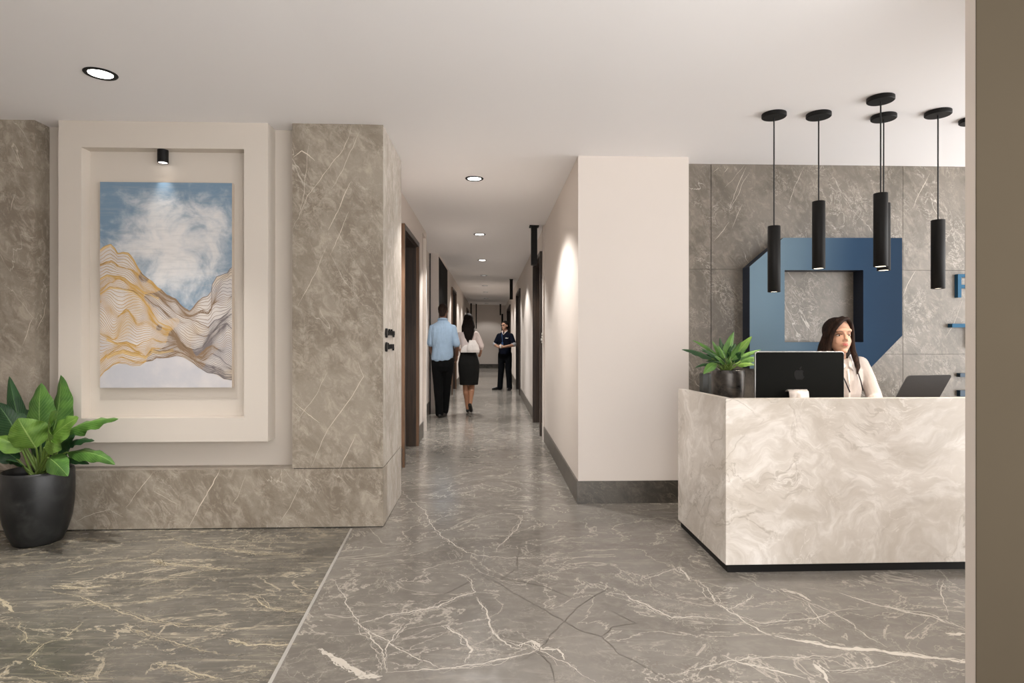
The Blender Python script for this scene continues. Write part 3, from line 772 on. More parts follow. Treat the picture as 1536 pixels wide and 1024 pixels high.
# emblem on the back: bitten apple outline and leaf
ec = onY(1199, 560, ym)
AP = [(0, .62), (.22, .74), (.48, .76), (.72, .62), (.84, .48), (.66, .30), (.60, .08), (.66, -.14), (.82, -.32), (.98, -.40), (.86, -.68), (.66, -.92), (.46, -1.02), (.26, -.96), (0, -.88), (-.26, -.96), (-.46, -1.02), (-.68, -.88), (-.88, -.58), (-1.0, -.18), (-1.0, .18), (-.88, .5), (-.66, .7), (-.42, .76), (-.2, .7)]
bm = bmesh.new(); s_ = .034
prism(bm, [(ec.x + x * s_ * .95, ec.z + z * s_ - .004) for x, z in AP], ym - .0008, ym + .001)
LF = [(0.02, .78), (.02, 1.0), (.12, 1.2), (.3, 1.34), (.44, 1.38), (.44, 1.16), (.34, .98), (.18, .84)]
prism(bm, [(ec.x + x * s_ * .95, ec.z + z * s_ - .004) for x, z in LF], ym - .0008, ym + .001)
bmesh.ops.triangulate(bm, faces=bm.faces[:]); bmesh.ops.recalc_face_normals(bm, faces=bm.faces)
obj('emblem', bm, plain('dark_grey_emblem', L(34, 34, 34), .5, spec=.1), dsp, label='dark grey bitten fruit emblem')
ha = onY(1184, 590, ym - .05); hb = onY(1213, 590, ym - .05)
bm = bmesh.new()
prof = [(ym, .975), (ym - .03, .985), (ym - .047, .975), (ym - .052, .955), (ym - .055, .90), (ym - .07, .78), (ym - .075, .766)]
for i, ((y0, z0), (y1, z1)) in enumerate(zip(prof, prof[1:])):
    v = [bm.verts.new(p) for p in ((ha.x, y0, z0), (hb.x, y0, z0), (hb.x, y1, z1), (ha.x, y1, z1))]; bm.faces.new(v)
bmesh.ops.remove_doubles(bm, verts=bm.verts, dist=1e-5)
st = obj('stand', bm, plain('silver_stand', L(226, 216, 208), .35, .2), root, smooth=True)
sm = st.modifiers.new('thick', 'SOLIDIFY'); sm.thickness = .006; sm.offset = 0
obj('foot', boxm(ha.x - .03, hb.x + .03, ym - .09, ym + .10, .76, .768), M['chrome'], root, bevel=.003)

# ---- keyboards / small dark things peeping over the rim
# ---- laptop
yl_ = 3.62
la, lb_, lc, ld = onY(1345, 594, yl_), onY(1362, 563, yl_ - .035), onY(1424.5, 562, yl_ - .035), onY(1411, 594, yl_)
root = thing('laptop', ((la.x + ld.x) / 2, 3.75, .885), 'open dark grey laptop seen from behind on the desk', 'laptop')
dx = (lb_ - la); up = dx.normalized(); rt = (lc - lb_).normalized()
n_ = rt.cross(up).normalized()
bm = bmesh.new()
h_ = dx.length; w_ = (lc - lb_).length
base0 = la - up * .09
def quadpt(u, v): return base0 + rt * u + up * v
W = (ld - la).length; H = h_ + .09; r_ = .018
path = [(0, 0), (W, 0)]
for a0 in range(0, 91, 15): path.append((W - r_ + r_ * math.cos(math.radians(a0)), H - r_ + r_ * math.sin(math.radians(a0))))
for a0 in range(90, 181, 15): path.append((r_ + r_ * math.cos(math.radians(a0)), H - r_ + r_ * math.sin(math.radians(a0))))
A_ = [bm.verts.new(quadpt(u, v)) for u, v in path]; B_ = [bm.verts.new(quadpt(u, v) + n_ * -.006) for u, v in path]
bm.faces.new(A_); bm.faces.new(B_[::-1]); nn = len(path)
for i in range(nn): bm.faces.new((A_[i], B_[i], B_[(i + 1) % nn], A_[(i + 1) % nn]))
bmesh.ops.recalc_face_normals(bm, faces=bm.faces)
obj('lid', bm, plain('dark_grey_shell', L(66, 66, 68), .4, .3), root)
bb = base0
obj('base', boxm(bb.x - .005, bb.x + W + .02, bb.y - .0, bb.y + .21, bb.z - .016, bb.z + .0), plain('dark_shell_base', L(40, 40, 42), .4), root, bevel=.003)
st = obj('laptop_riser', boxm(bb.x + .02, bb.x + W - .02, bb.y + .02, bb.y + .19, .76, bb.z - .016), M['black'])
tag(st, 'black riser block carrying the grey laptop behind the desk rim', 'laptop stand')
root.location = root.location

# ---- vase behind the pot
p = onY(1058.5, 560, 4.02)
q = bmesh.new(); lathe(q, [(0, 0), (.040, 0), (.042, .004), (.042, p.z - .81), (.039, p.z - .81), (.038, .02), (0, .02)], (p.x, 4.02, .81), 8)
tag(obj('vase', q, plain('dark_smoked_glass', L(70, 72, 70), .2, .2)), 'dark smoky faceted vase standing behind the desk plant pot', 'vase')

# ============================================================ PLANTS
def leaf_mat(name, a, b, rib):
    t = NT(name); uv = t.coord('UV'); sp = t.n('ShaderNodeSeparateXYZ'); t.set(sp.inputs[0], uv)
    u = sp.outputs[0]; v = sp.outputs[1]
    au = t.math('ABSOLUTE', t.math('SUBTRACT', u, .5))
    mid = t.rmp(au, .0, .035, 1, 0)
    ph = t.math('ADD', t.math('MULTIPLY', v, 14), t.math('MULTIPLY', au, -9))
    sv = t.rmp(t.math('ABSOLUTE', t.math('SUBTRACT', t.math('FRACT', ph), .5)), .0, .12, 1, 0)
    n1 = t.noise(t.coord(), 9, 3)
    c = t.mix(t.rmp(n1, .35, .65), a, b); c = t.mix(t.math('MULTIPLY', sv, .42), c, rib); c = t.mix(t.math('MULTIPLY', mid, .8), c, rib)
    t.bump(t.math('ADD', sv, t.math('MULTIPLY', mid, 1.5)), .35, .004)
    return t.fin(c, .45, 0, .3)
LM = [leaf_mat('leaf_green', L(58, 94, 40), L(82, 122, 50), L(128, 158, 88)),
      leaf_mat('leaf_dark', L(26, 54, 30), L(38, 72, 38), L(84, 118, 70)),
      leaf_mat('leaf_bright', L(84, 120, 46), L(110, 146, 60), L(148, 172, 96))]
stem_m = plain('leaf_stalk', L(104, 128, 58), .45, var=.2)
def leaf(bm, uvl, base, tip, wid_, bend, face, mi, curl=.25, wav=0, seed=0, pointed=1.0):
    """blade from base to tip; bend = offset of the middle of the spine; face = rough facing of the upper surface"""
    wid = wid_ * 1.32
    base, tip, bend, face = Vector(base), Vector(tip), Vector(bend), Vector(face).normalized()
    n = 18; m = 6; rows = []
    mid = (base + tip) / 2 + bend
    for i in range(n + 1):
        t = i / n; p = base * (1 - t) ** 2 + mid * 2 * t * (1 - t) + tip * t * t
        d = ((mid - base) * (1 - t) + (tip - mid) * t).normalized()
        s = d.cross(face).normalized(); f = s.cross(d).normalized()
        w = wid * (math.sin(PI * min(1, t ** .72) * .985 + .02) ** .8) * (1 - .25 * t * pointed)
        if t > .999: w = wid * .004
        row = []
        for j in range(m + 1):
            u = j / m * 2 - 1
            off = f * (-abs(u) ** 1.5 * w * curl + wav * w * math.sin(t * 22 + seed + (2 if u > 0 else 0)) * u * u)
            row.append(bm.verts.new(p + s * u * w * .5 + off))
        rows.append(row)
    for i in range(n):
        for j in range(m):
            f_ = bm.faces.new((rows[i][j], rows[i][j + 1], rows[i + 1][j + 1], rows[i + 1][j])); f_.material_index = mi; f_.smooth = True
            for lp_, (uu, vv) in zip(f_.loops, ((j / m, i / n), ((j + 1) / m, i / n), ((j + 1) / m, (i + 1) / n), (j / m, (i + 1) / n))):
                lp_[uvl].uv = (uu, vv)
def plant(root, origin, specs, stem_r, Y0, wf=1.0):
    """specs: (base px,py,Y) (tip px,py,Y) width bend face material curl wav"""
    bm = bmesh.new(); uvl = bm.loops.layers.uv.new('UVMap'); sb = bmesh.new()
    for k, (b_, t_, w, bend, face, mi, curl, wav) in enumerate(specs):
        w *= wf
        B = onY(*b_); T = onY(*t_)
        leaf(bm, uvl, B, T, w, bend, face, mi, curl, wav, k)
        a = 2 * PI * k / len(specs) + .5
        o_ = Vector(origin) + Vector((math.cos(a), math.sin(a) * .6, 0)) * stem_r * 7 * R.uniform(.3, 1)
        mid = (o_ + B) / 2 + Vector(((o_.x - B.x) * -.15, 0, .2 * abs(B.x - o_.x)))
        pts = [o_ * (1 - u) ** 2 + mid * 2 * u * (1 - u) + B * u * u for u in [i / 8 for i in range(9)]]
        e = (T - B).normalized() * .015
        pts.append(B + e)
        tube(sb, pts, [stem_r * (1.25 - .6 * i / 9) for i in range(10)], 7)
    obj('foliage', bm, LM, root); obj('stalks', sb, stem_m, root, smooth=True)
# floor plant
PY = 3.945
pc = onY(57, 712, PY); pcx = pc.x
zt = .463
root = thing('potted_plant', (pcx, PY, 0), 'big leafy green plant in a black round pot by the left wall', 'potted plant')
t_ = NT('black_glazed_pot'); v = t_.coord(); n1 = t_.noise(v, 7, 6, .65, .6)
potm = t_.fin(t_.mix(t_.rmp(n1, .45, .75), L(24, 25, 26), L(52, 53, 52)), t_.rmp(n1, .3, .7, .32, .5), 0)
bm = bmesh.new()
lathe(bm, [(0, 0), (.118, 0), (.132, .008), (.158, .07), (.180, .15), (.191, .24), (.195, .33), (.194, zt - .02), (.190, zt - .003), (.185, zt), (.179, zt - .004), (.180, zt - .05), (.17, .2), (0, .2)], (pcx, PY, 0), 64)
obj('pot', bm, potm, root, smooth=True)
bm = bmesh.new(); lathe(bm, [(.181, zt - .06), (.10, zt - .045), (0, zt - .04)], (pcx, PY, 0), 48)
obj('soil', bm, plain('dark_brown_soil', L(58, 40, 28), .9, var=.4, sc=60, bump=.6), root)
F = (0, -1, .35)
sp_ = [
    ((38, 668, 3.97), (14, 564, 4.04), .085, (-.02, 0, .03), (.6, -1, .1), 1, .3, .03),
    ((60, 650, 3.94), (62, 574, 3.99), .150, (-.02, 0, .02), F, 0, .15, .04),
    ((78, 652, 3.96), (91, 562, 4.02), .150, (.03, 0, .01), (-.3, -1, .3), 0, .2, .03),
    ((30, 660, 3.93), (-6, 603, 3.98), .15, (0, 0, .03), (.4, -1, .5), 1, .2, .02),
    ((54, 672, 3.86), (27, 627, 3.80), .185, (0, -.03, .03), (.1, -1, .7), 2, .2, .05),
    ((72, 660, 3.86), (76, 618, 3.72), .17, (0, -.02, .04), (0, -1, 1), 2, .15, .05),
    ((66, 672, 3.86), (118, 626, 3.76), .19, (-.02, -.02, .03), (-.2, -1, .7), 2, .12, .06),
    ((92, 650, 3.92), (178, 628, 3.84), .095, (-.01, 0, .055), (-.1, -.8, 1), 0, .35, .14),
    ((94, 668, 3.92), (142, 661, 3.84), .06, (0, 0, .045), (0, -.7, 1), 1, .3, .1),
    ((100, 678, 3.90), (173, 697, 3.80), .085, (.02, 0, .065), (0, -.8, 1), 0, .3, .1),
    ((98, 686, 3.90), (134, 696, 3.86), .05, (0, 0, .02), (0, -.7, 1), 1, .3, .05),
    ((72, 686, 3.82), (102, 714, 3.66), .11, (0, -.02, .035), (-.2, -1, .8), 0, .2, .03),
    ((34, 676, 3.86), (-20, 655, 3.8), .10, (0, 0, .05), (.2, -.7, 1), 2, .25, .05),
    ((28, 690, 3.88), (-22, 670, 3.84), .10, (0, 0, .04), (.2, -.7, 1), 1, .25, .05),
    ((36, 700, 3.88), (8, 690, 3.7), .06, (0, 0, .04), (.2, -.7, 1), 1, .25, .05),
    ((90, 640, 4.0), (98, 640, 4.1), .08, (0, 0, .03), (0, -.7, 1), 1, .25, .05),
    ((46, 650, 4.02), (20, 612, 4.1), .13, (0, 0, .02), F, 1, .2, .03),
    ((88, 672, 3.9), (112, 655, 3.84), .09, (0, 0, .03), (0, -1, .6), 1, .2, .03),
    ((60, 690, 3.95), (54, 640, 3.95), .12, (0, 0, .02), F, 1, .2, .03),
    ((82, 690, 3.97), (88, 640, 4.0), .12, (0, 0, .02), F, 1, .2, .03),
]
plant(root, (pcx, PY, zt - .05), sp_, .008, PY)
# desk plant
DY = 3.84
pc = onY(1092, 554, DY)
root = thing('potted_plant', (pc.x, DY, .81), 'bushy green plant in a metallic grey pot on the reception desk', 'potted plant')
ph = pc.z - .81
t_ = NT('burnished_metal_pot'); n1 = t_.noise(t_.coord(), 9, 5, .6, .8)
pm = t_.fin(t_.mix(t_.rmp(n1, .35, .7), L(52, 51, 50), L(92, 86, 80)), t_.rmp(n1, .3, .7, .24, .4), .7)
bm = bmesh.new()
lathe(bm, [(0, 0), (.066, 0), (.078, .006), (.092, .06), (.101, .14), (.103, ph - .03), (.101, ph - .003), (.098, ph), (.094, ph - .003), (.092, ph - .03), (.08, .1), (0, .1)], (pc.x, DY, .81), 48)
obj('pot', bm, pm, root, smooth=True)
bm = bmesh.new(); lathe(bm, [(.093, ph - .035), (0, ph - .025)], (pc.x, DY, .81), 32); obj('soil', bm, plain('potting_soil', L(50, 38, 28), .9, var=.3, sc=60), root)
sp_ = [
    ((1090, 545, 3.84), (1101, 497, 3.86), .075, (-.01, 0, .0), (.3, -1, .3), 0, .2, .03),
    ((1104, 532, 3.84), (1128, 504, 3.82), .055, (0, 0, .005), (-.4, -1, .3), 2, .2, .02),
    ((1090, 538, 3.88), (1080, 506, 3.92), .045, (-.01, 0, .01), (.4, -1, .3), 1, .2, .02),
    ((1084, 535, 3.84), (1068, 511, 3.82), .045, (0, 0, .01), (.5, -1, .4), 0, .2, .02),
    ((1074, 530, 3.86), (1038, 510, 3.86), .035, (0, 0, .02), (.3, -1, .8), 0, .2, .02),
    ((1070, 538, 3.82), (1022, 524, 3.82), .055, (-.01, 0, .035), (0, -.8, 1), 1, .3, .05),
    ((1076, 534, 3.84), (1050, 525, 3.84), .03, (0, 0, .015), (0, -.8, 1), 1, .3, .03),
    ((1070, 546, 3.82), (1042, 552, 3.78), .03, (0, 0, .03), (0, -.8, 1), 1, .3, .03),
    ((1075, 545, 3.78), (1055, 561, 3.72), .055, (0, 0, .02), (.2, -1, .6), 0, .2, .02),
    ((1108, 536, 3.84), (1142, 524, 3.84), .03, (0, 0, .015), (0, -.8, 1), 0, .3, .03),
    ((1110, 544, 3.80), (1140, 537, 3.76), .055, (0, 0, .03), (0, -.8, 1), 0, .2, .04),
    ((1106, 548, 3.80), (1134, 548, 3.74), .05, (0, 0, .03), (0, -.8, 1), 2, .2, .04),
    ((1088, 545, 3.78), (1072, 535, 3.70), .05, (0, 0, .02), (0, -1, .8), 0, .2, .04),
    ((1096, 545, 3.78), (1094, 528, 3.70), .07, (0, 0, .02), (0, -1, .8), 0, .2, .04),
    ((1100, 545, 3.80), (1112, 528, 3.74), .05, (0, 0, .02), (0, -1, .8), 1, .2, .04),
    ((1084, 548, 3.82), (1084, 524, 3.84), .055, (0, 0, .01), F, 1, .2, .02),
    ((1080, 545, 3.84), (1060, 520, 3.88), .035, (0, 0, .015), (.3, -1, .6), 1, .2, .02),
    ((1100, 540, 3.9), (1118, 515, 3.95), .045, (0, 0, .01), F, 1, .2, .02),
]
rq = random.Random(5)
for k in range(16):
    a = PI * (k + .5) / 16 + rq.uniform(-.1, .1); d0 = rq.uniform(26, 44); yy = DY + rq.uniform(-.07, .07)
    bx_, by_ = 1091 + 9 * math.cos(a), 545 - 7 * math.sin(a)
    tx_, ty_ = 1091 + d0 * 1.15 * math.cos(a), 548 - d0 * .85 * math.sin(a) - 3
    sp_.append(((bx_, by_, yy), (tx_, ty_, yy + rq.uniform(-.04, .04)), rq.uniform(.026, .042), (0, 0, .014 * abs(math.cos(a))), (-.3 * math.cos(a), -1, .7), rq.choice((0, 0, 1, 1, 2)), .25, .04))
plant(root, (pc.x, DY, .81 + ph - .03), sp_, .0042, DY, .84)

# ============================================================ PEOPLE
def ell(bm, c, r, rot=None, n=20):
    m = Matrix.Translation(c) @ (rot.to_4x4() if rot else Matrix()) @ Matrix.Diagonal((r[0], r[1], r[2], 1))
    bmesh.ops.create_uvsphere(bm, u_segments=n, v_segments=n // 2 + 2, radius=1, matrix=m)
def cap(bm, p0, p1, r0, r1, n=16, sq=1.0):
    """tapered capsule; sq flattens it along y"""
    p0, p1 = Vector(p0), Vector(p1); d = p1 - p0; L_ = d.length
    q = d.to_track_quat('Z', 'Y').to_matrix(); rings = []
    prof = []
    for k in range(1, 5): a = -PI / 2 + PI / 2 * k / 4; prof.append((r0 * math.cos(a), r0 * math.sin(a)))
    for k in range(0, 4): a = PI / 2 * k / 4; prof.append((r1 * math.cos(a), L_ + r1 * math.sin(a)))
    for r, z in prof:
        rings.append([bm.verts.new(p0 + q @ Vector((r * math.cos(2 * PI * i / n), r * math.sin(2 * PI * i / n), z))) for i in range(n)])
    lo = bm.verts.new(p0 + q @ Vector((0, 0, -r0))); hi = bm.verts.new(p0 + q @ Vector((0, 0, L_ + r1)))
    for a, b in zip(rings, rings[1:]):
        for i in range(n): bm.faces.new((a[i], a[(i + 1) % n], b[(i + 1) % n], b[i]))
    for i in range(n):
        bm.faces.new((lo, rings[0][(i + 1) % n], rings[0][i])); bm.faces.new((hi, rings[-1][i], rings[-1][(i + 1) % n]))
def chain(bm, pts, rs):
    for i in range(len(pts) - 1): cap(bm, pts[i], pts[i + 1], rs[i], rs[i + 1])
def loft(bm, secs, n=28, pw=1.0):
    """secs: (center, rx, ry)"""
    rings = []
    for c_, rx, ry in secs:
        ring = []
        for i in range(n):
            a = 2 * PI * i / n; ca, sa = math.cos(a), math.sin(a)
            ring.append(bm.verts.new(Vector(c_) + Vector((rx * math.copysign(abs(ca) ** pw, ca), ry * math.copysign(abs(sa) ** pw, sa), 0))))
        rings.append(ring)
    for a, b in zip(rings, rings[1:]):
        for i in range(n): bm.faces.new((a[i], a[(i + 1) % n], b[(i + 1) % n], b[i]))
    bm.faces.new(rings[0][::-1]); bm.faces.new(rings[-1])
def knit(name, bm, mat_, parent, voxel=.007, smooth=5, xf=None, label=None, fold=0, fscale=(9, 9, 3)):
    """fuse overlapping forms into one continuous surface"""
    bmesh.ops.recalc_face_normals(bm, faces=bm.faces)
    me = bpy.data.meshes.new(name); bm.to_mesh(me); bm.free()
    o = bpy.data.objects.new('tmp', me); C.objects.link(o)
    m = o.modifiers.new('r', 'REMESH'); m.mode = 'VOXEL'; m.voxel_size = voxel
    s = o.modifiers.new('s', 'SMOOTH'); s.factor = .5; s.iterations = smooth
    bpy.context.view_layer.update()
    dg = bpy.context.evaluated_depsgraph_get()
    me2 = bpy.data.meshes.new_from_object(o.evaluated_get(dg))
    bpy.data.objects.remove(o)
    if fold:
        me2.update(); nn = [v.normal.copy() for v in me2.vertices]
        for v, vn in zip(me2.vertices, nn):
            p = Vector((v.co.x * fscale[0], v.co.y * fscale[1], v.co.z * fscale[2]))
            k = noise.noise(p) + .5 * noise.noise(p * 2.1 + Vector((4, 1, 2)))
            v.co += vn * k * fold
    me2.name = name
    if xf is not None: me2.transform(xf)
    return link(name, me2, mat_, parent, smooth=True, label=label)
def hand(bm, wr, d, palm_n, thumb, s=1.0, curl=.35, spread=.0):
    """wr wrist, d pointing direction, palm_n direction the palm faces, thumb side vector"""
    wr, d, pn, th = Vector(wr), Vector(d).normalized(), Vector(palm_n).normalized(), Vector(thumb).normalized()
    q = Matrix((th, d, pn)).transposed()
    c_ = wr + d * .05 * s
    ell(bm, c_, (.040 * s, .052 * s, .017 * s), q, 14)
    lens = (.072, .080, .074, .058)
    for k in range(4):
        off = th * (.028 - .0185 * k) * s
        p = wr + d * .085 * s + off; seg = lens[k] * s / 3; dd = d.copy(); r = .0092 * s
        for j in range(3):
            a = curl * (.55 + .45 * j); dd = (dd * math.cos(a) + pn * math.sin(a)).normalized()
            nx = p + dd * seg; cap(bm, p, nx, r, r * .9, 8); p = nx; r *= .9
    p = wr + d * .025 * s + th * .03 * s; dd = (d * .7 + th * .6 + pn * .3).normalized()
    for j in range(3):
        nx = p + dd * .026 * s; cap(bm, p, nx, .0115 * s - .001 * j, .0105 * s - .001 * j, 8); p = nx; dd = (dd + d * .35 + pn * .25).normalized()
def fabric(name, col, rough=.8, st=.25):
    t = NT(name); v = t.coord()
    c = t.mix(t.rmp(t.noise(v, 6, 4), .3, .7), tuple(x * .92 for x in col[:3]) + (1,), tuple(min(1, x * 1.06) for x in col[:3]) + (1,))
    t.bump(t.math('ADD', t.noise(t.mapping(v, sc=(1, 1, .35)), 14, 4, .6, .8), t.math('MULTIPLY', t.noise(v, 420, 2), .05)), st, .02)
    return t.fin(c, rough, 0, .15)
def skinm(name, col):
    t = NT(name); v = t.coord()
    c = t.mix(t.rmp(t.noise(v, 14, 4), .3, .7), tuple(x * .94 for x in col[:3]) + (1,), tuple(min(1, x * 1.05) for x in col[:3]) + (1,))
    t.b.inputs['Subsurface Weight'].default_value = .08; t.b.inputs['Subsurface Radius'].default_value = (.01, .004, .002)
    return t.fin(c, .5)
def hairm(name, a, b):
    t = NT(name); v = t.mapping(t.coord(), sc=(60, 60, 4)); n_ = t.noise(v, 2.5, 5, .6, .4)
    t.bump(n_, .5, .004); return t.fin(t.mix(t.rmp(n_, .35, .7), a, b), .68, 0, .15)
def hit(bvh, x, z, y0=-1, d=(0, 1, 0)):
    r = bvh.ray_cast(Vector((x, y0, z)), Vector(d)); return r[0]
def head_forms(bm, c, s=1.0, female=False):
    """face looks to -y; c is the centre of the head"""
    c = Vector(c); k = .98 if female else 1.0
    E_ = lambda x, y, z, a, b, d_: ell(bm, c + Vector((x, y, z)) * s, (a * s * k, b * s, d_ * s), n=28)
    E_(0, .020, .030, .074, .093, .088); E_(0, -.018, -.030, .060, .068, .075); E_(0, -.030, -.068, .043, .048, .040)
    E_(0, -.062, -.094, .022, .020, .017)
    for sg in (-1, 1):
        E_(sg * .028, -.056, -.032, .022, .018, .026); E_(sg * .075 * k, .012, -.004, .009, .019, .030); E_(sg * .0095, -.088, -.026, .008, .010, .0075)
    E_(0, -.067, .034, .050, .022, .022); E_(0, -.076, -.056, .024, .014, .018)
    cap(bm, c + Vector((0, -.082, .016)) * s, c + Vector((0, -.101, -.020)) * s, .0075 * s, .0115 * s, 10)
def face_parts(body, c, s, xf, eye=(L(60, 40, 28)), lipc=L(190, 110, 100), browc=L(45, 32, 26), bvh=None, female=False):
    c = Vector(c)
    def P(x, z, off=0): 
        h = hit(bvh, c.x + x * s, c.z + z * s, c.y - .4); h = h or Vector((c.x + x * s, c.y - .08 * s, c.z + z * s)); return h + Vector((0, off * s, 0))
    white = plain('eye_white', L(206, 196, 188), .3); iris = plain('iris_brown', eye, .2); lip = plain('lip_rose', lipc, .4); brow = plain('brow_hair', browc, .7)
    out = []
    for sg in (-1, 1):
        q = bmesh.new(); ell(q, P(sg * .030, .004, .004), (.0132 * s, .0085 * s, .0050 * s), n=14)
        q.transform(xf); e = obj('eye', q, white, body, smooth=True)
    for sg in (-1, 1):
        q = bmesh.new(); ell(q, P(sg * .030, .004, -.0028), (.0056 * s, .003 * s, .0052 * s), n=12)
        q.transform(xf); obj('iris', q, iris, body, smooth=True)
    for sg in (-1, 1):
        q = bmesh.new(); pts = [P(sg * x, z, -.001) for x, z in ((.015, .006), (.022, .0115), (.031, .013), (.039, .0105), (.046, .005))]
        tube(q, pts, [.0012 * s, .0018 * s, .002 * s, .002 * s, .0012 * s], 6)
        q.transform(xf); obj('eyelash', q, brow, body, smooth=True)
    for sg in (-1, 1):
        q = bmesh.new(); pts = [P(sg * x, z, -.0005) for x, z in ((.013, .025), (.022, .0285), (.033, .0300), (.043, .0275), (.050, .0225))]
        tube(q, pts, [.0012 * s, .0020 * s, .0020 * s, .0016 * s, .0008 * s], 6)
        q.transform(xf); obj('eyebrow', q, brow, body, smooth=True)
    q = bmesh.new()
    for zz, rr_, wd in ((-.052, .0034, .022), (-.0585, .0044, .019)):
        pts = [P(x, zz + (.003 if (abs(x) > .001 and abs(x) < wd * .6 and zz > -.055) else 0) + (-.0 if abs(x) < wd * .9 else .0015), -.0008) for x in (-wd, -wd * .5, 0, wd * .5, wd)]
        tube(q, pts, [.001 * s, rr_ * s, rr_ * s * .95, rr_ * s, .001 * s], 8)
    q.transform(xf); obj('lips', q, lip, body, smooth=True)
def shoe(bm, heel, d, s=1.0, lift=0.0, w=.042):
    """heel floor point, direction d"""
    heel = Vector(heel); d = Vector(d).normalized()
    cap(bm, heel + Vector((0, 0, .040)) + d * .02, heel + d * .13 * s + Vector((0, 0, .034 - lift)), .036 * s, w * s * .92, 14)
    cap(bm, heel + d * .13 * s + Vector((0, 0, .034 - lift)), heel + d * .215 * s + Vector((0, 0, .028 - lift)), w * s * .92, .028 * s, 14)
    cap(bm, heel + d * .035 + Vector((0, 0, .04)), heel + d * .04 + Vector((0, 0, .09)), .038 * s, .036 * s, 14)
def flatten_soles(o):
    for v in o.data.vertices:
        if v.co.z + wloc(o).z < .004: v.co.z = .004 - wloc(o).z

# ---- man in the light blue shirt, walking away from us
def walking_man():
    base = Vector((-.775, 9.86, 0)); X0 = base.x; Yb = base.y
    V = lambda x, y, z: Vector((X0 + x, Yb + y, z))
    root = thing('person', base, 'man in a light blue short-sleeved shirt and black trousers walking away down the corridor', 'person')
    hc = V(.01, .03, 1.745)
    hipL, hipR = V(-.09, 0, .97), V(.09, 0, .97)
    knL, knR = V(-.075, .03, .52), V(.055, .10, .52); anL, anR = V(-.055, .0, .09), V(.02, .17, .11)
    shL, shR = V(-.178, .0, 1.47), V(.178, .0, 1.47); elL, elR = V(-.20, .03, 1.20), V(.232, -.02, 1.19)
    wrL, wrR = V(-.185, .20, 1.03), V(.225, .14, 1.02)
    bm = bmesh.new()
    head_forms(bm, (0, 0, 0), 1.0); 
    bm.transform(Matrix.Translation(hc) @ Matrix.Rotation(PI - .25, 4, 'Z'))
    cap(bm, V(0, .0, 1.50), V(.005, .02, 1.68), .062, .056)
    loft(bm, [(V(0, 0, .90), .15, .10), (V(0, 0, 1.0), .155, .105), (V(0, 0, 1.12), .145, .10), (V(0, 0, 1.3), .165, .105), (V(0, 0, 1.42), .165, .095), (V(0, 0, 1.51), .10, .07)])
    for sh, el, wr, sg in ((shL, elL, wrL, -1), (shR, elR, wrR, 1)):
        chain(bm, [sh - Vector((sg * .012, 0, .012)), el, wr], [.044, .043, .028]); hand(bm, wr, (wr - el) * .6 + Vector((0, 0, -.1)), (-sg, 0, 0), (0, .6, .3), 1.0, .45)
    for hp, kn, an in ((hipL, knL, anL), (hipR, knR, anR)): chain(bm, [hp, kn, an, an + Vector((0, 0, -.02))], [.085, .058, .042, .04])
    body = knit('body', bm, skinm('brown_skin', L(120, 84, 66)), root, .007, 4)
    bm = bmesh.new()
    ell(bm, (0, .026, .034), (.079, .096, .092)); ell(bm, (0, .055, -.01), (.068, .060, .065))
    ell(bm, (0, .05, -.052), (.052, .052, .05))
    bm.transform(Matrix.Translation(hc) @ Matrix.Rotation(PI - .25, 4, 'Z'))
    knit('hair', bm, hairm('short_dark_hair', L(34, 26, 22), L(62, 48, 40)), body, .005, 3, fold=.0015, fscale=(60, 60, 60))
    bm = bmesh.new()
    loft(bm, [(V(-.02, -.005, .925), .13, .11), (V(-.01, 0, .955), .172, .125), (V(0, 0, 1.02), .176, .125), (V(0, 0, 1.15), .168, .12), (V(0, 0, 1.3), .182, .125), (V(0, 0, 1.40), .195, .12), (V(0, 0, 1.475), .19, .105), (V(0, 0, 1.53), .15, .085), (V(0, .0, 1.57), .09, .072), (V(0, .01, 1.60), .068, .066)], pw=.85)
    for sh, el, sg in ((shL, elL, -1), (shR, elR, 1)):
        e2 = sh.lerp(el, .93); cap(bm, sh + Vector((-sg * .012, 0, -.005)), e2, .060, .060); 
    shirt = knit('shirt', bm, fabric('light_blue_cotton', L(150, 172, 194), .8, .5), body, .006, 4, fold=.008, fscale=(15, 12, 4))
    bm = bmesh.new(); tube(bm, [V(.068 * math.cos(a), .012 + .064 * math.sin(a), 1.603 + .012 * math.sin(a + PI)) for a in [2 * PI * i / 24 for i in range(25)]], .019, 10)
    obj('collar', bm, fabric('blue_collar', L(158, 180, 202), .8, .2), shirt, smooth=True)
    bm = bmesh.new()
    loft(bm, [(V(0, 0, .76), .12, .085), (V(0, 0, .84), .158, .112), (V(0, 0, .93), .165, .118), (V(0, 0, 1.02), .16, .112)], pw=.9)
    for hp, kn, an in ((hipL, knL, anL), (hipR, knR, anR)):
        chain(bm, [hp + Vector((0, 0, -.04)), hp.lerp(kn, .5), kn, kn.lerp(an, .6), an + Vector((0, 0, -.02))], [.098, .094, .078, .070, .066])
    knit('trousers', bm, fabric('black_suiting', L(11, 12, 13), .9, .3), body, .007, 5, fold=.004, fscale=(12, 12, 5))
    for an, d in ((anL, (.38, 1, 0)), (anR, (.0, 1, 0))):
        bm = bmesh.new(); shoe(bm, (an.x, an.y - .05, 0), d, 1.08); o_ = knit('shoe', bm, plain('black_leather', L(20, 18, 17), .35), body, .005, 3); flatten_soles(o_)
walking_man()

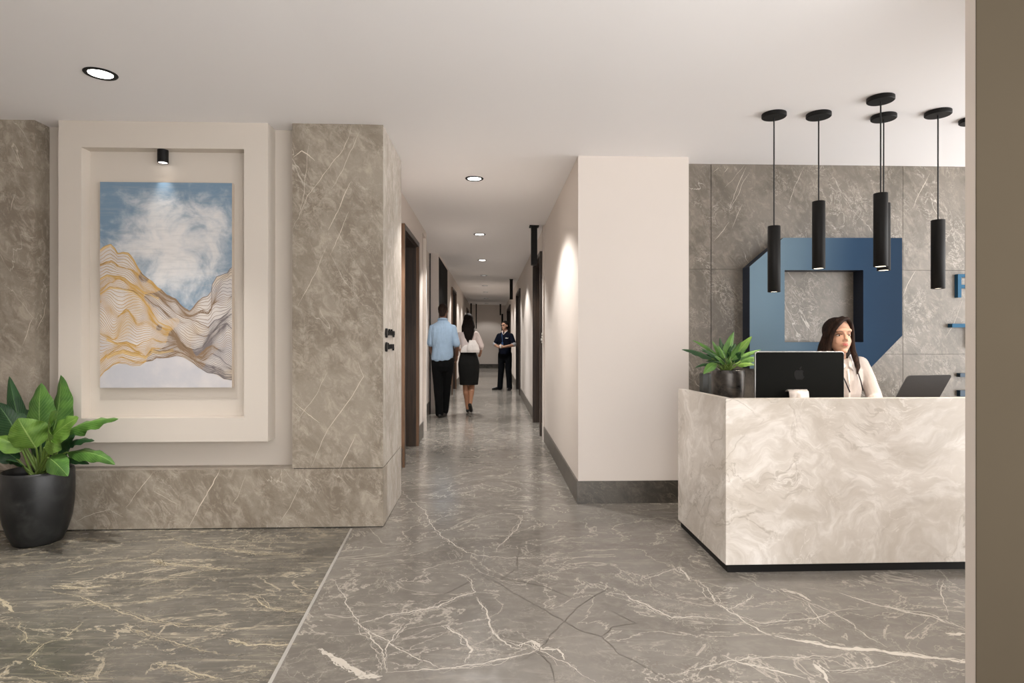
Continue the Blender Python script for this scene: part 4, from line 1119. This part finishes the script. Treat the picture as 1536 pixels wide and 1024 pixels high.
# ---- woman with long dark hair walking away
def walking_woman():
    base = Vector((-.375, 10.42, 0)); X0, Yb = base.x, base.y
    V = lambda x, y, z: Vector((X0 + x, Yb + y, z))
    root = thing('person', base, 'woman with long dark hair, pale blouse and black pencil skirt walking away', 'person')
    hc = V(-.0, .03, 1.60); R_ = Matrix.Translation(hc) @ Matrix.Rotation(PI + .05, 4, 'Z')
    hipL, hipR = V(-.075, 0, .92), V(.085, 0, .92)
    knL, knR = V(-.05, .02, .47), V(.06, .02, .47); anL, anR = V(-.015, .03, .075), V(.035, -.10, .15)
    shL, shR = V(-.145, 0, 1.375), V(.145, 0, 1.375); elL, elR = V(-.205, .05, 1.15), V(.225, -.01, 1.165); wrL, wrR = V(-.15, .24, 1.08), V(.205, .15, 1.03)
    skin = skinm('tan_skin', L(176, 128, 98))
    bm = bmesh.new(); head_forms(bm, (0, 0, 0), .96, True); bm.transform(R_)
    cap(bm, V(0, 0, 1.40), V(0, .02, 1.55), .048, .045)
    loft(bm, [(V(0, 0, .85), .14, .10), (V(0, 0, .93), .155, .11), (V(0, 0, 1.08), .11, .085), (V(0, 0, 1.22), .125, .09), (V(0, 0, 1.36), .14, .085), (V(0, 0, 1.43), .09, .06)])
    for sh, el, wr, sg in ((shL, elL, wrL, -1), (shR, elR, wrR, 1)):
        chain(bm, [sh - Vector((sg * .012, 0, .012)), el, wr], [.034, .034, .023]); hand(bm, wr, (0, 1, -.3), (-sg, 0, -.3), (0, .2, 1), .9, .5)
    for hp, kn, an in ((hipL, knL, anL), (hipR, knR, anR)):
        mid = kn.lerp(an, .28) + Vector((0, -.015, 0))
        chain(bm, [hp, kn, mid, kn.lerp(an, .6), an], [.082, .049, .052, .040, .029])
    # feet
    cap(bm, anL, V(-.01, .15, .035), .026, .026); cap(bm, anR, V(.045, .03, .035), .026, .026)
    body = knit('body', bm, skin, root, .006, 4)
    bm = bmesh.new()
    ell(bm, (0, .022, .036), (.084, .104, .096)); ell(bm, (0, .06, -.03), (.090, .062, .10))
    bm.transform(R_)
    loft(bm, [(V(.02, -.085, 1.185), .022, .018), (V(.015, -.09, 1.25), .048, .028), (V(.01, -.095, 1.33), .072, .034), (V(.005, -.09, 1.42), .092, .045), (V(0, -.065, 1.50), .105, .062), (V(0, -.03, 1.60), .092, .08), (V(0, 0, 1.67), .06, .06)])
    for sg in (-1, 1): chain(bm, [V(sg * .062, 0, 1.60), V(sg * .085, -.01, 1.50), V(sg * .092, -.04, 1.40)], [.03, .032, .02])
    knit('hair', bm, hairm('long_black_hair', L(16, 11, 9), L(34, 24, 20)), body, .006, 4, fold=.004, fscale=(34, 34, 4))
    blouse = fabric('pale_pink_blouse', L(226, 210, 204), .8, .4)
    bm = bmesh.new()
    loft(bm, [(V(0, 0, 1.03), .135, .105), (V(0, 0, 1.10), .126, .102), (V(0, 0, 1.22), .138, .105), (V(0, 0, 1.33), .155, .10), (V(0, 0, 1.39), .145, .085), (V(0, 0, 1.43), .105, .07), (V(0, 0, 1.46), .06, .055)], pw=.88)
    for sh, el, wr, sg in ((shL, elL, wrL, -1), (shR, elR, wrR, 1)): chain(bm, [sh + Vector((-sg * .01, 0, -.005)), el, el.lerp(wr, .25)], [.050, .048, .042])
    knit('blouse', bm, blouse, body, .006, 4, fold=.005, fscale=(16, 12, 6))
    bm = bmesh.new()
    loft(bm, [(V(.01, -.01, .495), .158, .125), (V(.012, -.01, .56), .162, .13), (V(.01, -.005, .72), .180, .142), (V(.008, 0, .86), .184, .145), (V(.004, 0, .96), .162, .125), (V(0, 0, 1.075), .128, .105)], pw=.85)
    knit('skirt', bm, fabric('charcoal_skirt', L(26, 26, 25), .9, .25), body, .006, 3, fold=.003, fscale=(10, 8, 4))
    sm = plain('black_court_shoe', L(18, 15, 14), .35)
    bm = bmesh.new(); shoe(bm, V(-.015, .0, 0), (.05, 1, 0), .82, w=.036); o_ = knit('shoe', bm, sm, body, .005, 3); flatten_soles(o_)
    bm = bmesh.new()   # rear foot, heel raised, sole turned to us
    cap(bm, V(.030, -.13, .155), V(.046, -.045, .06), .032, .036); cap(bm, V(.046, -.045, .06), V(.052, .03, .036), .036, .030)
    o_ = knit('shoe', bm, sm, body, .005, 3); flatten_soles(o_)
    # white shoulder bag
    bg = thing('handbag', V(.085, -.16, 1.05), 'white handbag with a dark strap over the long-haired woman\'s shoulder', 'handbag')
    wm = fabric('white_leather', L(228, 220, 214), .5, .2)
    bm = bmesh.new()
    loft(bm, [(V(.09, -.155, 1.055), .105, .032), (V(.09, -.155, 1.10), .112, .046), (V(.085, -.155, 1.18), .095, .042), (V(.075, -.15, 1.25), .058, .024), (V(.07, -.15, 1.265), .05, .014)], pw=.6)
    knit('bag_body', bm, wm, bg, .005, 3, fold=.003, fscale=(20, 10, 14))
    bm = bmesh.new(); loft(bm, [(V(-.07, -.14, 1.055), .06, .02), (V(-.065, -.14, 1.09), .062, .025), (V(-.05, -.14, 1.15), .045, .02), (V(-.03, -.14, 1.185), .02, .01)], pw=.7)
    knit('side_pocket', bm, wm, bg, .005, 2)
    bm = bmesh.new(); tube(bm, [V(.055, -.152, 1.255), V(.09, -.13, 1.36), V(.105, -.075, 1.45), V(.105, 0, 1.475), V(.10, .07, 1.45), V(.095, .135, 1.34), V(.10, .15, 1.22)], .007, 8)
    obj('strap', bm, plain('dark_brown_strap', L(44, 28, 22), .5), bg, smooth=True)
walking_woman()

# ---- staff man in the navy polo, facing us
def staff_man():
    base = Vector((.375, 15.05, 0)); X0, Yb = base.x, base.y
    root = thing('person', base, 'man in navy polo and glasses standing with hands together facing the hall', 'person')
    rz = Matrix.Translation(base) @ Matrix.Rotation(-.38, 4, 'Z')     # turned a little to our left
    W_ = lambda bm: bm.transform(rz)
    V = Vector
    hc = V((-.0, -.02, 1.61)); Rh = Matrix.Translation(hc) @ Matrix.Rotation(-.35, 4, 'Z')
    hips = [V((s * .088, 0, .90)) for s in (-1, 1)]; kns = [V((s * .10, -.01, .49)) for s in (-1, 1)]; ans = [V((-.135, .0, .08)), V((.115, .02, .08))]
    shs = [V((s * .170, 0, 1.365)) for s in (-1, 1)]; els = [V((s * .255, -.03, 1.13)) for s in (-1, 1)]; wrs = [V((-.085, -.245, 1.085)), V((.06, -.25, 1.085))]
    bm = bmesh.new(); head_forms(bm, (0, 0, 0), .98)
    bm.transform(Rh)
    cap(bm, V((0, .01, 1.40)), V((0, .0, 1.55)), .056, .052)
    loft(bm, [(V((0, 0, .86)), .145, .10), (V((0, 0, 1.0)), .14, .10), (V((0, 0, 1.2)), .155, .105), (V((0, 0, 1.36)), .17, .10), (V((0, 0, 1.43)), .10, .07)])
    for i, s in enumerate((-1, 1)):
        chain(bm, [shs[i] - V((s * .012, 0, .012)), els[i], wrs[i]], [.042, .042, .027]); d = (V((-.012, -.27, 1.07)) - wrs[i]); d = V((-s * 1, -.25, -.1))
        hand(bm, wrs[i], d, (0, .25 * s + .5, .2) if s > 0 else (0, .2, .4), (0, -.3, 1), .95, .55)
        chain(bm, [hips[i], kns[i], ans[i]], [.08, .056, .04])
    skn = skinm('light_tan_skin', L(196, 152, 126))
    bvb = bm.copy(); W_(bm); body = knit('body', bm, skn, root, .007, 4)
    bvb.free()
    # short black hair
    bm = bmesh.new(); ell(bm, (0, .030, .046), (.081, .094, .082)); ell(bm, (0, .06, .0), (.072, .06, .07)); ell(bm, (0, -.022, .096), (.05, .045, .020)); bm.transform(Rh); W_(bm)
    knit('hair', bm, hairm('short_black_hair', L(18, 15, 13), L(40, 34, 30)), body, .005, 3, fold=.002, fscale=(50, 50, 50))
    # glasses
    bm = bmesh.new()
    for s in (-1, 1):
        for a in range(1):
            pts = [V((s * .030 + .021 * math.cos(q), -.090 + .003 * abs(math.cos(q)), .004 + .014 * math.sin(q))) for q in [2 * PI * i / 18 for i in range(19)]]; tube(bm, pts, .0032, 6)
        tube(bm, [V((s * .051, -.087, .008)), V((s * .076, -.03, .006)), V((s * .078, .02, .004))], .0028, 6)
    tube(bm, [V((-.010, -.094, .006)), V((.010, -.094, .006))], .003, 6); bm.transform(Rh); W_(bm)
    obj('glasses', bm, M['black'], body, smooth=True)
    fm = plain('mouth_and_brows', L(96, 58, 48), .6)
    bm = bmesh.new(); tube(bm, [V((x, -.088 + abs(x) * .3, -.056)) for x in (-.02, -.01, 0, .01, .02)], [.001, .004, .005, .004, .001], 6)
    bm.transform(Rh); W_(bm); obj('mouth', bm, fm, body, smooth=True)
    for s in (-1, 1):
        bm = bmesh.new(); tube(bm, [V((s * .015, -.09, .028)), V((s * .03, -.089, .031)), V((s * .045, -.08, .026))], .003, 6)
        bm.transform(Rh); W_(bm); obj('eyebrow', bm, fm, body, smooth=True)
    bm = bmesh.new()
    loft(bm, [(V((0, 0, .90)), .162, .118), (V((0, 0, 1.0)), .160, .118), (V((0, 0, 1.2)), .172, .122), (V((0, 0, 1.32)), .185, .118), (V((0, 0, 1.38)), .175, .10), (V((0, 0, 1.425)), .13, .085), (V((0, .0, 1.46)), .075, .068)], pw=.85)
    for i, s in enumerate((-1, 1)): cap(bm, shs[i] + V((-s * .01, 0, 0)), shs[i].lerp(els[i], .85), .062, .062)
    W_(bm); polo = knit('polo_shirt', bm, fabric('navy_pique', L(13, 18, 32), .9, .3), body, .006, 4, fold=.004, fscale=(14, 12, 6))
    bm = bmesh.new()
    for s in (-1, 1):
        tube(bm, [V((s * .064, .01, 1.485)), V((s * .060, -.035, 1.472)), V((s * .035, -.082, 1.44)), V((s * .004, -.118, 1.385))], [.013, .015, .015, .004], 8)
    tube(bm, [V((-.064, .01, 1.485)), V((-.04, .055, 1.50)), V((0, .068, 1.505)), V((.04, .055, 1.50)), V((.064, .01, 1.485))], .013, 8)
    W_(bm); obj('collar', bm, fabric('white_collar', L(226, 210, 200), .8, .1), polo, smooth=True)
    for i, s in enumerate((-1, 1)):
        bm = bmesh.new(); e2 = shs[i].lerp(els[i], .90); d = (els[i] - shs[i]).normalized(); cap(bm, e2, e2 + d * .004, .0655, .0655, 20)
        W_(bm); obj('cuff', bm, fabric('white_cuff', L(190, 190, 194), .8, .1), polo, smooth=True)
    bm = bmesh.new()
    for k, (x, z, w, h) in enumerate(((.055, 1.30, .012, .02), (.072, 1.305, .010, .026), (.086, 1.30, .012, .018), (.10, 1.298, .014, .014), (.116, 1.303, .012, .012))):
        box(bm, x, x + w, -.128 + x * .09, -.110, z - h / 2, z + h / 2)
    W_(bm); obj('chest_emblem', bm, M['white_sign'], polo, label='small white chest mark')
    bm = bmesh.new(); tube(bm, [V((-.045, -.085, 1.44)), V((-.035, -.122, 1.36)), V((-.022, -.130, 1.28)), V((-.018, -.132, 1.20))], .008, 8)
    box(bm, -.045, .005, -.14, -.132, 1.12, 1.20); W_(bm)
    obj('lanyard', bm, plain('blue_lanyard', L(50, 84, 130), .6), body)
    bm = bmesh.new(); loft(bm, [(V((0, 0, .72)), .12, .085), (V((0, 0, .80)), .152, .11), (V((0, 0, .88)), .160, .116), (V((0, 0, .96)), .155, .112)], pw=.85)
    for i in range(2): chain(bm, [hips[i], hips[i].lerp(kns[i], .5), kns[i], kns[i].lerp(ans[i], .6), ans[i] + V((0, 0, -.02))], [.095, .09, .078, .072, .070])
    W_(bm); knit('trousers', bm, fabric('black_trousers', L(10, 13, 17), .9, .3), body, .007, 5, fold=.003, fscale=(12, 12, 5))
    for i, d in ((0, (-.75, -1, 0)), (1, (.1, -1, 0))):
        bm = bmesh.new(); a = ans[i]; shoe(bm, (a.x, a.y + .04, 0), d, 1.05); W_(bm); o_ = knit('shoe', bm, plain('black_work_shoe', L(16, 15, 15), .35), body, .006, 3); flatten_soles(o_)
    bm = bmesh.new(); p0 = rz @ V((-.012, -.285, 1.09)); cap(bm, p0 + V((0, 0, -.02)), p0 + V((0, 0, .03)), .018, .022)
    o_ = obj('paper_cup', bm, M['white_sign'], None, smooth=True); tag(o_, 'small white cup held in the hands of the navy-shirted man', 'cup')
staff_man()

# ---- receptionist
def receptionist():
    base = Vector((2.53, 4.26, 0)); X0, Yb = base.x, base.y
    root = thing('person', base, 'woman with long dark hair in a white jacket seated behind the reception desk', 'person')
    V = lambda x, y, z: Vector((X0 + x, Yb + y, z))
    skin = skinm('fair_skin', L(204, 158, 132))
    hs = 1.11; hc = V(-.038, -.06, 1.312); yaw = -.10
    Rh = Matrix.Translation(hc) @ Matrix.Rotation(yaw, 4, 'Z') @ Matrix.Rotation(-.04, 4, 'X')
    shs = [V(-.165, .0, 1.115), V(.165, .0, 1.115)]; els = [V(-.215, -.06, .86), V(.232, -.05, .865)]; wrs = [V(-.12, -.27, .805), V(.13, -.27, .805)]
    hips = [V(-.09, .06, .57), V(.09, .06, .57)]; kns = [V(-.10, -.36, .57), V(.10, -.36, .57)]; ans = [V(-.09, -.34, .14), V(.09, -.34, .14)]
    bm = bmesh.new(); head_forms(bm, (0, 0, 0), hs, True)
    hb = bm.copy(); bmesh.ops.recalc_face_normals(hb, faces=hb.faces); bvh = BVHTree.FromBMesh(hb); hb.free()
    bm.transform(Rh)
    cap(bm, V(0, .0, 1.10), V(-.03, -.04, 1.26), .054, .050)
    loft(bm, [(V(0, .06, .52), .15, .12), (V(0, .05, .62), .145, .11), (V(0, .03, .76), .115, .09), (V(0, .01, .92), .13, .095), (V(0, 0, 1.06), .145, .09), (V(0, 0, 1.13), .10, .065)])
    for i, s in enumerate((-1, 1)):
        chain(bm, [shs[i], els[i], wrs[i]], [.045, .037, .024]); hand(bm, wrs[i], (-.3 * s, -1, -.05), (0, 0, -1), (-s, .1, 0), .9, .18)
        chain(bm, [hips[i], kns[i], ans[i]], [.085, .055, .035]); cap(bm, ans[i] + Vector((0, 0, -.03)), ans[i] + Vector((0, -.14, -.09)), .03, .026)
    body = knit('body', bm, skin, root, .0045, 3)
    face_parts(body, (0, 0, 0), hs, Rh, eye=L(48, 34, 26), lipc=L(184, 98, 92), browc=L(60, 42, 34), bvh=bvh, female=True)
    # hair
    hm = hairm('dark_brown_hair', L(26, 17, 13), L(58, 40, 31))
    bm = bmesh.new()
    ell(bm, (0, .040, .040), (.080, .094, .090)); ell(bm, (0, .05, -.03), (.084, .072, .11))
    # side swept fringe and side falls
    chain(bm, [(.034, -.040, .116), (.0, -.060, .105), (-.030, -.070, .080), (-.054, -.064, .046), (-.068, -.044, .005), (-.075, -.028, -.05), (-.084, -.014, -.12), (-.090, 0, -.20)], [.012, .013, .013, .013, .014, .018, .024, .024])
    chain(bm, [(.010, -.030, .118), (-.035, -.045, .098), (-.064, -.030, .055), (-.076, -.015, 0)], [.016, .018, .02, .022])
    chain(bm, [(-.074, .0, .02), (-.088, .02, -.06), (-.098, .03, -.14), (-.098, .04, -.22)], [.024, .030, .036, .034])
    chain(bm, [(.034, -.040, .116), (.055, -.044, .082), (.068, -.036, .035), (.074, -.022, -.03), (.078, -.015, -.09), (.088, -.03, -.15), (.088, -.055, -.20), (.072, -.075, -.245)], [.012, .013, .012, .013, .017, .018, .014, .004])
    loft(bm, [((0, .06, -.26), .09, .045), ((0, .062, -.16), .10, .055), ((0, .055, -.05), .095, .07)])
    bmesh.ops.scale(bm, vec=(hs, hs, hs * .98), verts=bm.verts)
    bm.transform(Rh)
    knit('hair', bm, hm, body, .0042, 4, fold=.0022, fscale=(60, 60, 6))
    jm = fabric('ivory_jacket', L(190, 180, 174), .75, .22)
    bm = bmesh.new()
    loft(bm, [(V(0, .05, .60), .158, .125), (V(0, .03, .76), .135, .112), (V(0, .01, .90), .150, .118), (V(0, 0, 1.0), .160, .112), (V(0, 0, 1.07), .160, .10), (V(0, .0, 1.135), .115, .075), (V(0, .005, 1.165), .062, .055)], pw=.9)
    for i, s in enumerate((-1, 1)): chain(bm, [shs[i] + Vector((-s * .012, 0, -.004)), shs[i].lerp(els[i], .5), els[i], els[i].lerp(wrs[i], .8)], [.057, .054, .053, .046])
    jk = knit('jacket', bm, jm, body, .005, 3, fold=.0035, fscale=(18, 14, 8))
    bm = bmesh.new()
    for s in (-1, 1): tube(bm, [V(s * .056, .01, 1.185), V(s * .052, -.035, 1.175), V(s * .038, -.075, 1.135), V(s * .022, -.096, 1.100), V(s * .040, -.104, 1.070)], [.012, .014, .016, .012, .003], 8)
    obj('collar', bm, fabric('white_shirt_collar', L(236, 234, 232), .7, .1), jk, smooth=True)
    bm = bmesh.new(); tube(bm, [V(.0, -.108, 1.08), V(.0, -.122, 1.0), V(0, -.124, .9), V(0, -.115, .78)], .006, 8)
    obj('front_placket', bm, fabric('placket', L(230, 222, 216), .7, .1), jk, smooth=True)
    bm = bmesh.new()
    tube(bm, [V(.060, -.01, 1.185), V(.068, -.05, 1.14), V(.070, -.098, 1.08), V(.085, -.118, 1.0), V(.105, -.112, .93)], .0042, 8)
    tube(bm, [V(-.060, -.01, 1.185), V(-.068, -.05, 1.14), V(-.060, -.103, 1.08), V(-.03, -.122, 1.0), V(0.0, -.130, .92)], .0042, 8)
    obj('lanyard', bm, plain('black_lanyard', L(24, 24, 30), .5), body, smooth=True)
    bm = bmesh.new(); loft(bm, [(V(0, .05, .50), .155, .13), (V(0, .05, .62), .155, .125)])
    for i in range(2): chain(bm, [hips[i], kns[i], ans[i]], [.095, .068, .05])
    knit('trousers', bm, fabric('black_office_trousers', L(22, 22, 25), .85, .2), body, .007, 3)
    for i in range(2):
        bm = bmesh.new(); shoe(bm, (ans[i].x, ans[i].y + .04, .0), (0, -1, 0), .85, w=.036); o_ = knit('shoe', bm, plain('black_flat_shoe', L(18, 16, 16), .35), body, .006, 2); flatten_soles(o_)
    # chair
    ch = thing('office_chair', V(0, .10, 0), 'dark swivel chair under the seated receptionist, mostly hidden by the desk', 'chair')
    obj('seat', boxm(X0 - .23, X0 + .23, Yb - .18, Yb + .26, .40, .46), M['black'], ch, bevel=.02)
    obj('backrest', boxm(X0 - .20, X0 + .20, Yb + .25, Yb + .29, .50, .90), M['black'], ch, bevel=.02)
    bm = bmesh.new(); tube(bm, [V(0, .05, .06), V(0, .05, .40)], .025, 14); obj('gas_lift', bm, M['chrome'], ch, smooth=True)
    for k in range(5):
        a = 2 * PI * k / 5 + .3; bm = bmesh.new(); e = V(.24 * math.cos(a), .05 + .24 * math.sin(a), .05); tube(bm, [V(0, .05, .08), e], .016, 8); ell(bm, e - Vector((0, 0, .022)), (.025, .025, .026), n=12)
        obj('leg', bm, M['black'], ch, smooth=True)
receptionist()

# ============================================================ WORLD, CAMERA, VIEW
w = bpy.data.worlds.new('World'); bpy.context.scene.world = w; w.use_nodes = True
nt = w.node_tree; bgn = nt.nodes['Background']; bgn.inputs[0].default_value = (1, .985, .975, 1); bgn.inputs[1].default_value = 5.0
cam = bpy.data.cameras.new('camera'); co = bpy.data.objects.new('camera', cam); C.objects.link(co)
cam.sensor_width = 36; cam.lens = 36 * FOC / 1536; cam.shift_y = -5 / 1536; cam.clip_start = .05
co.location = (0, 0, EYE); co.rotation_euler = (PI / 2, 0, -YAW)
sc = bpy.context.scene; sc.camera = co
sc.view_settings.view_transform = 'Standard'; sc.view_settings.look = 'None'; sc.view_settings.gamma = 1
sc.view_settings.exposure = 0.0
sc.cycles.max_bounces = 8; sc.cycles.diffuse_bounces = 5
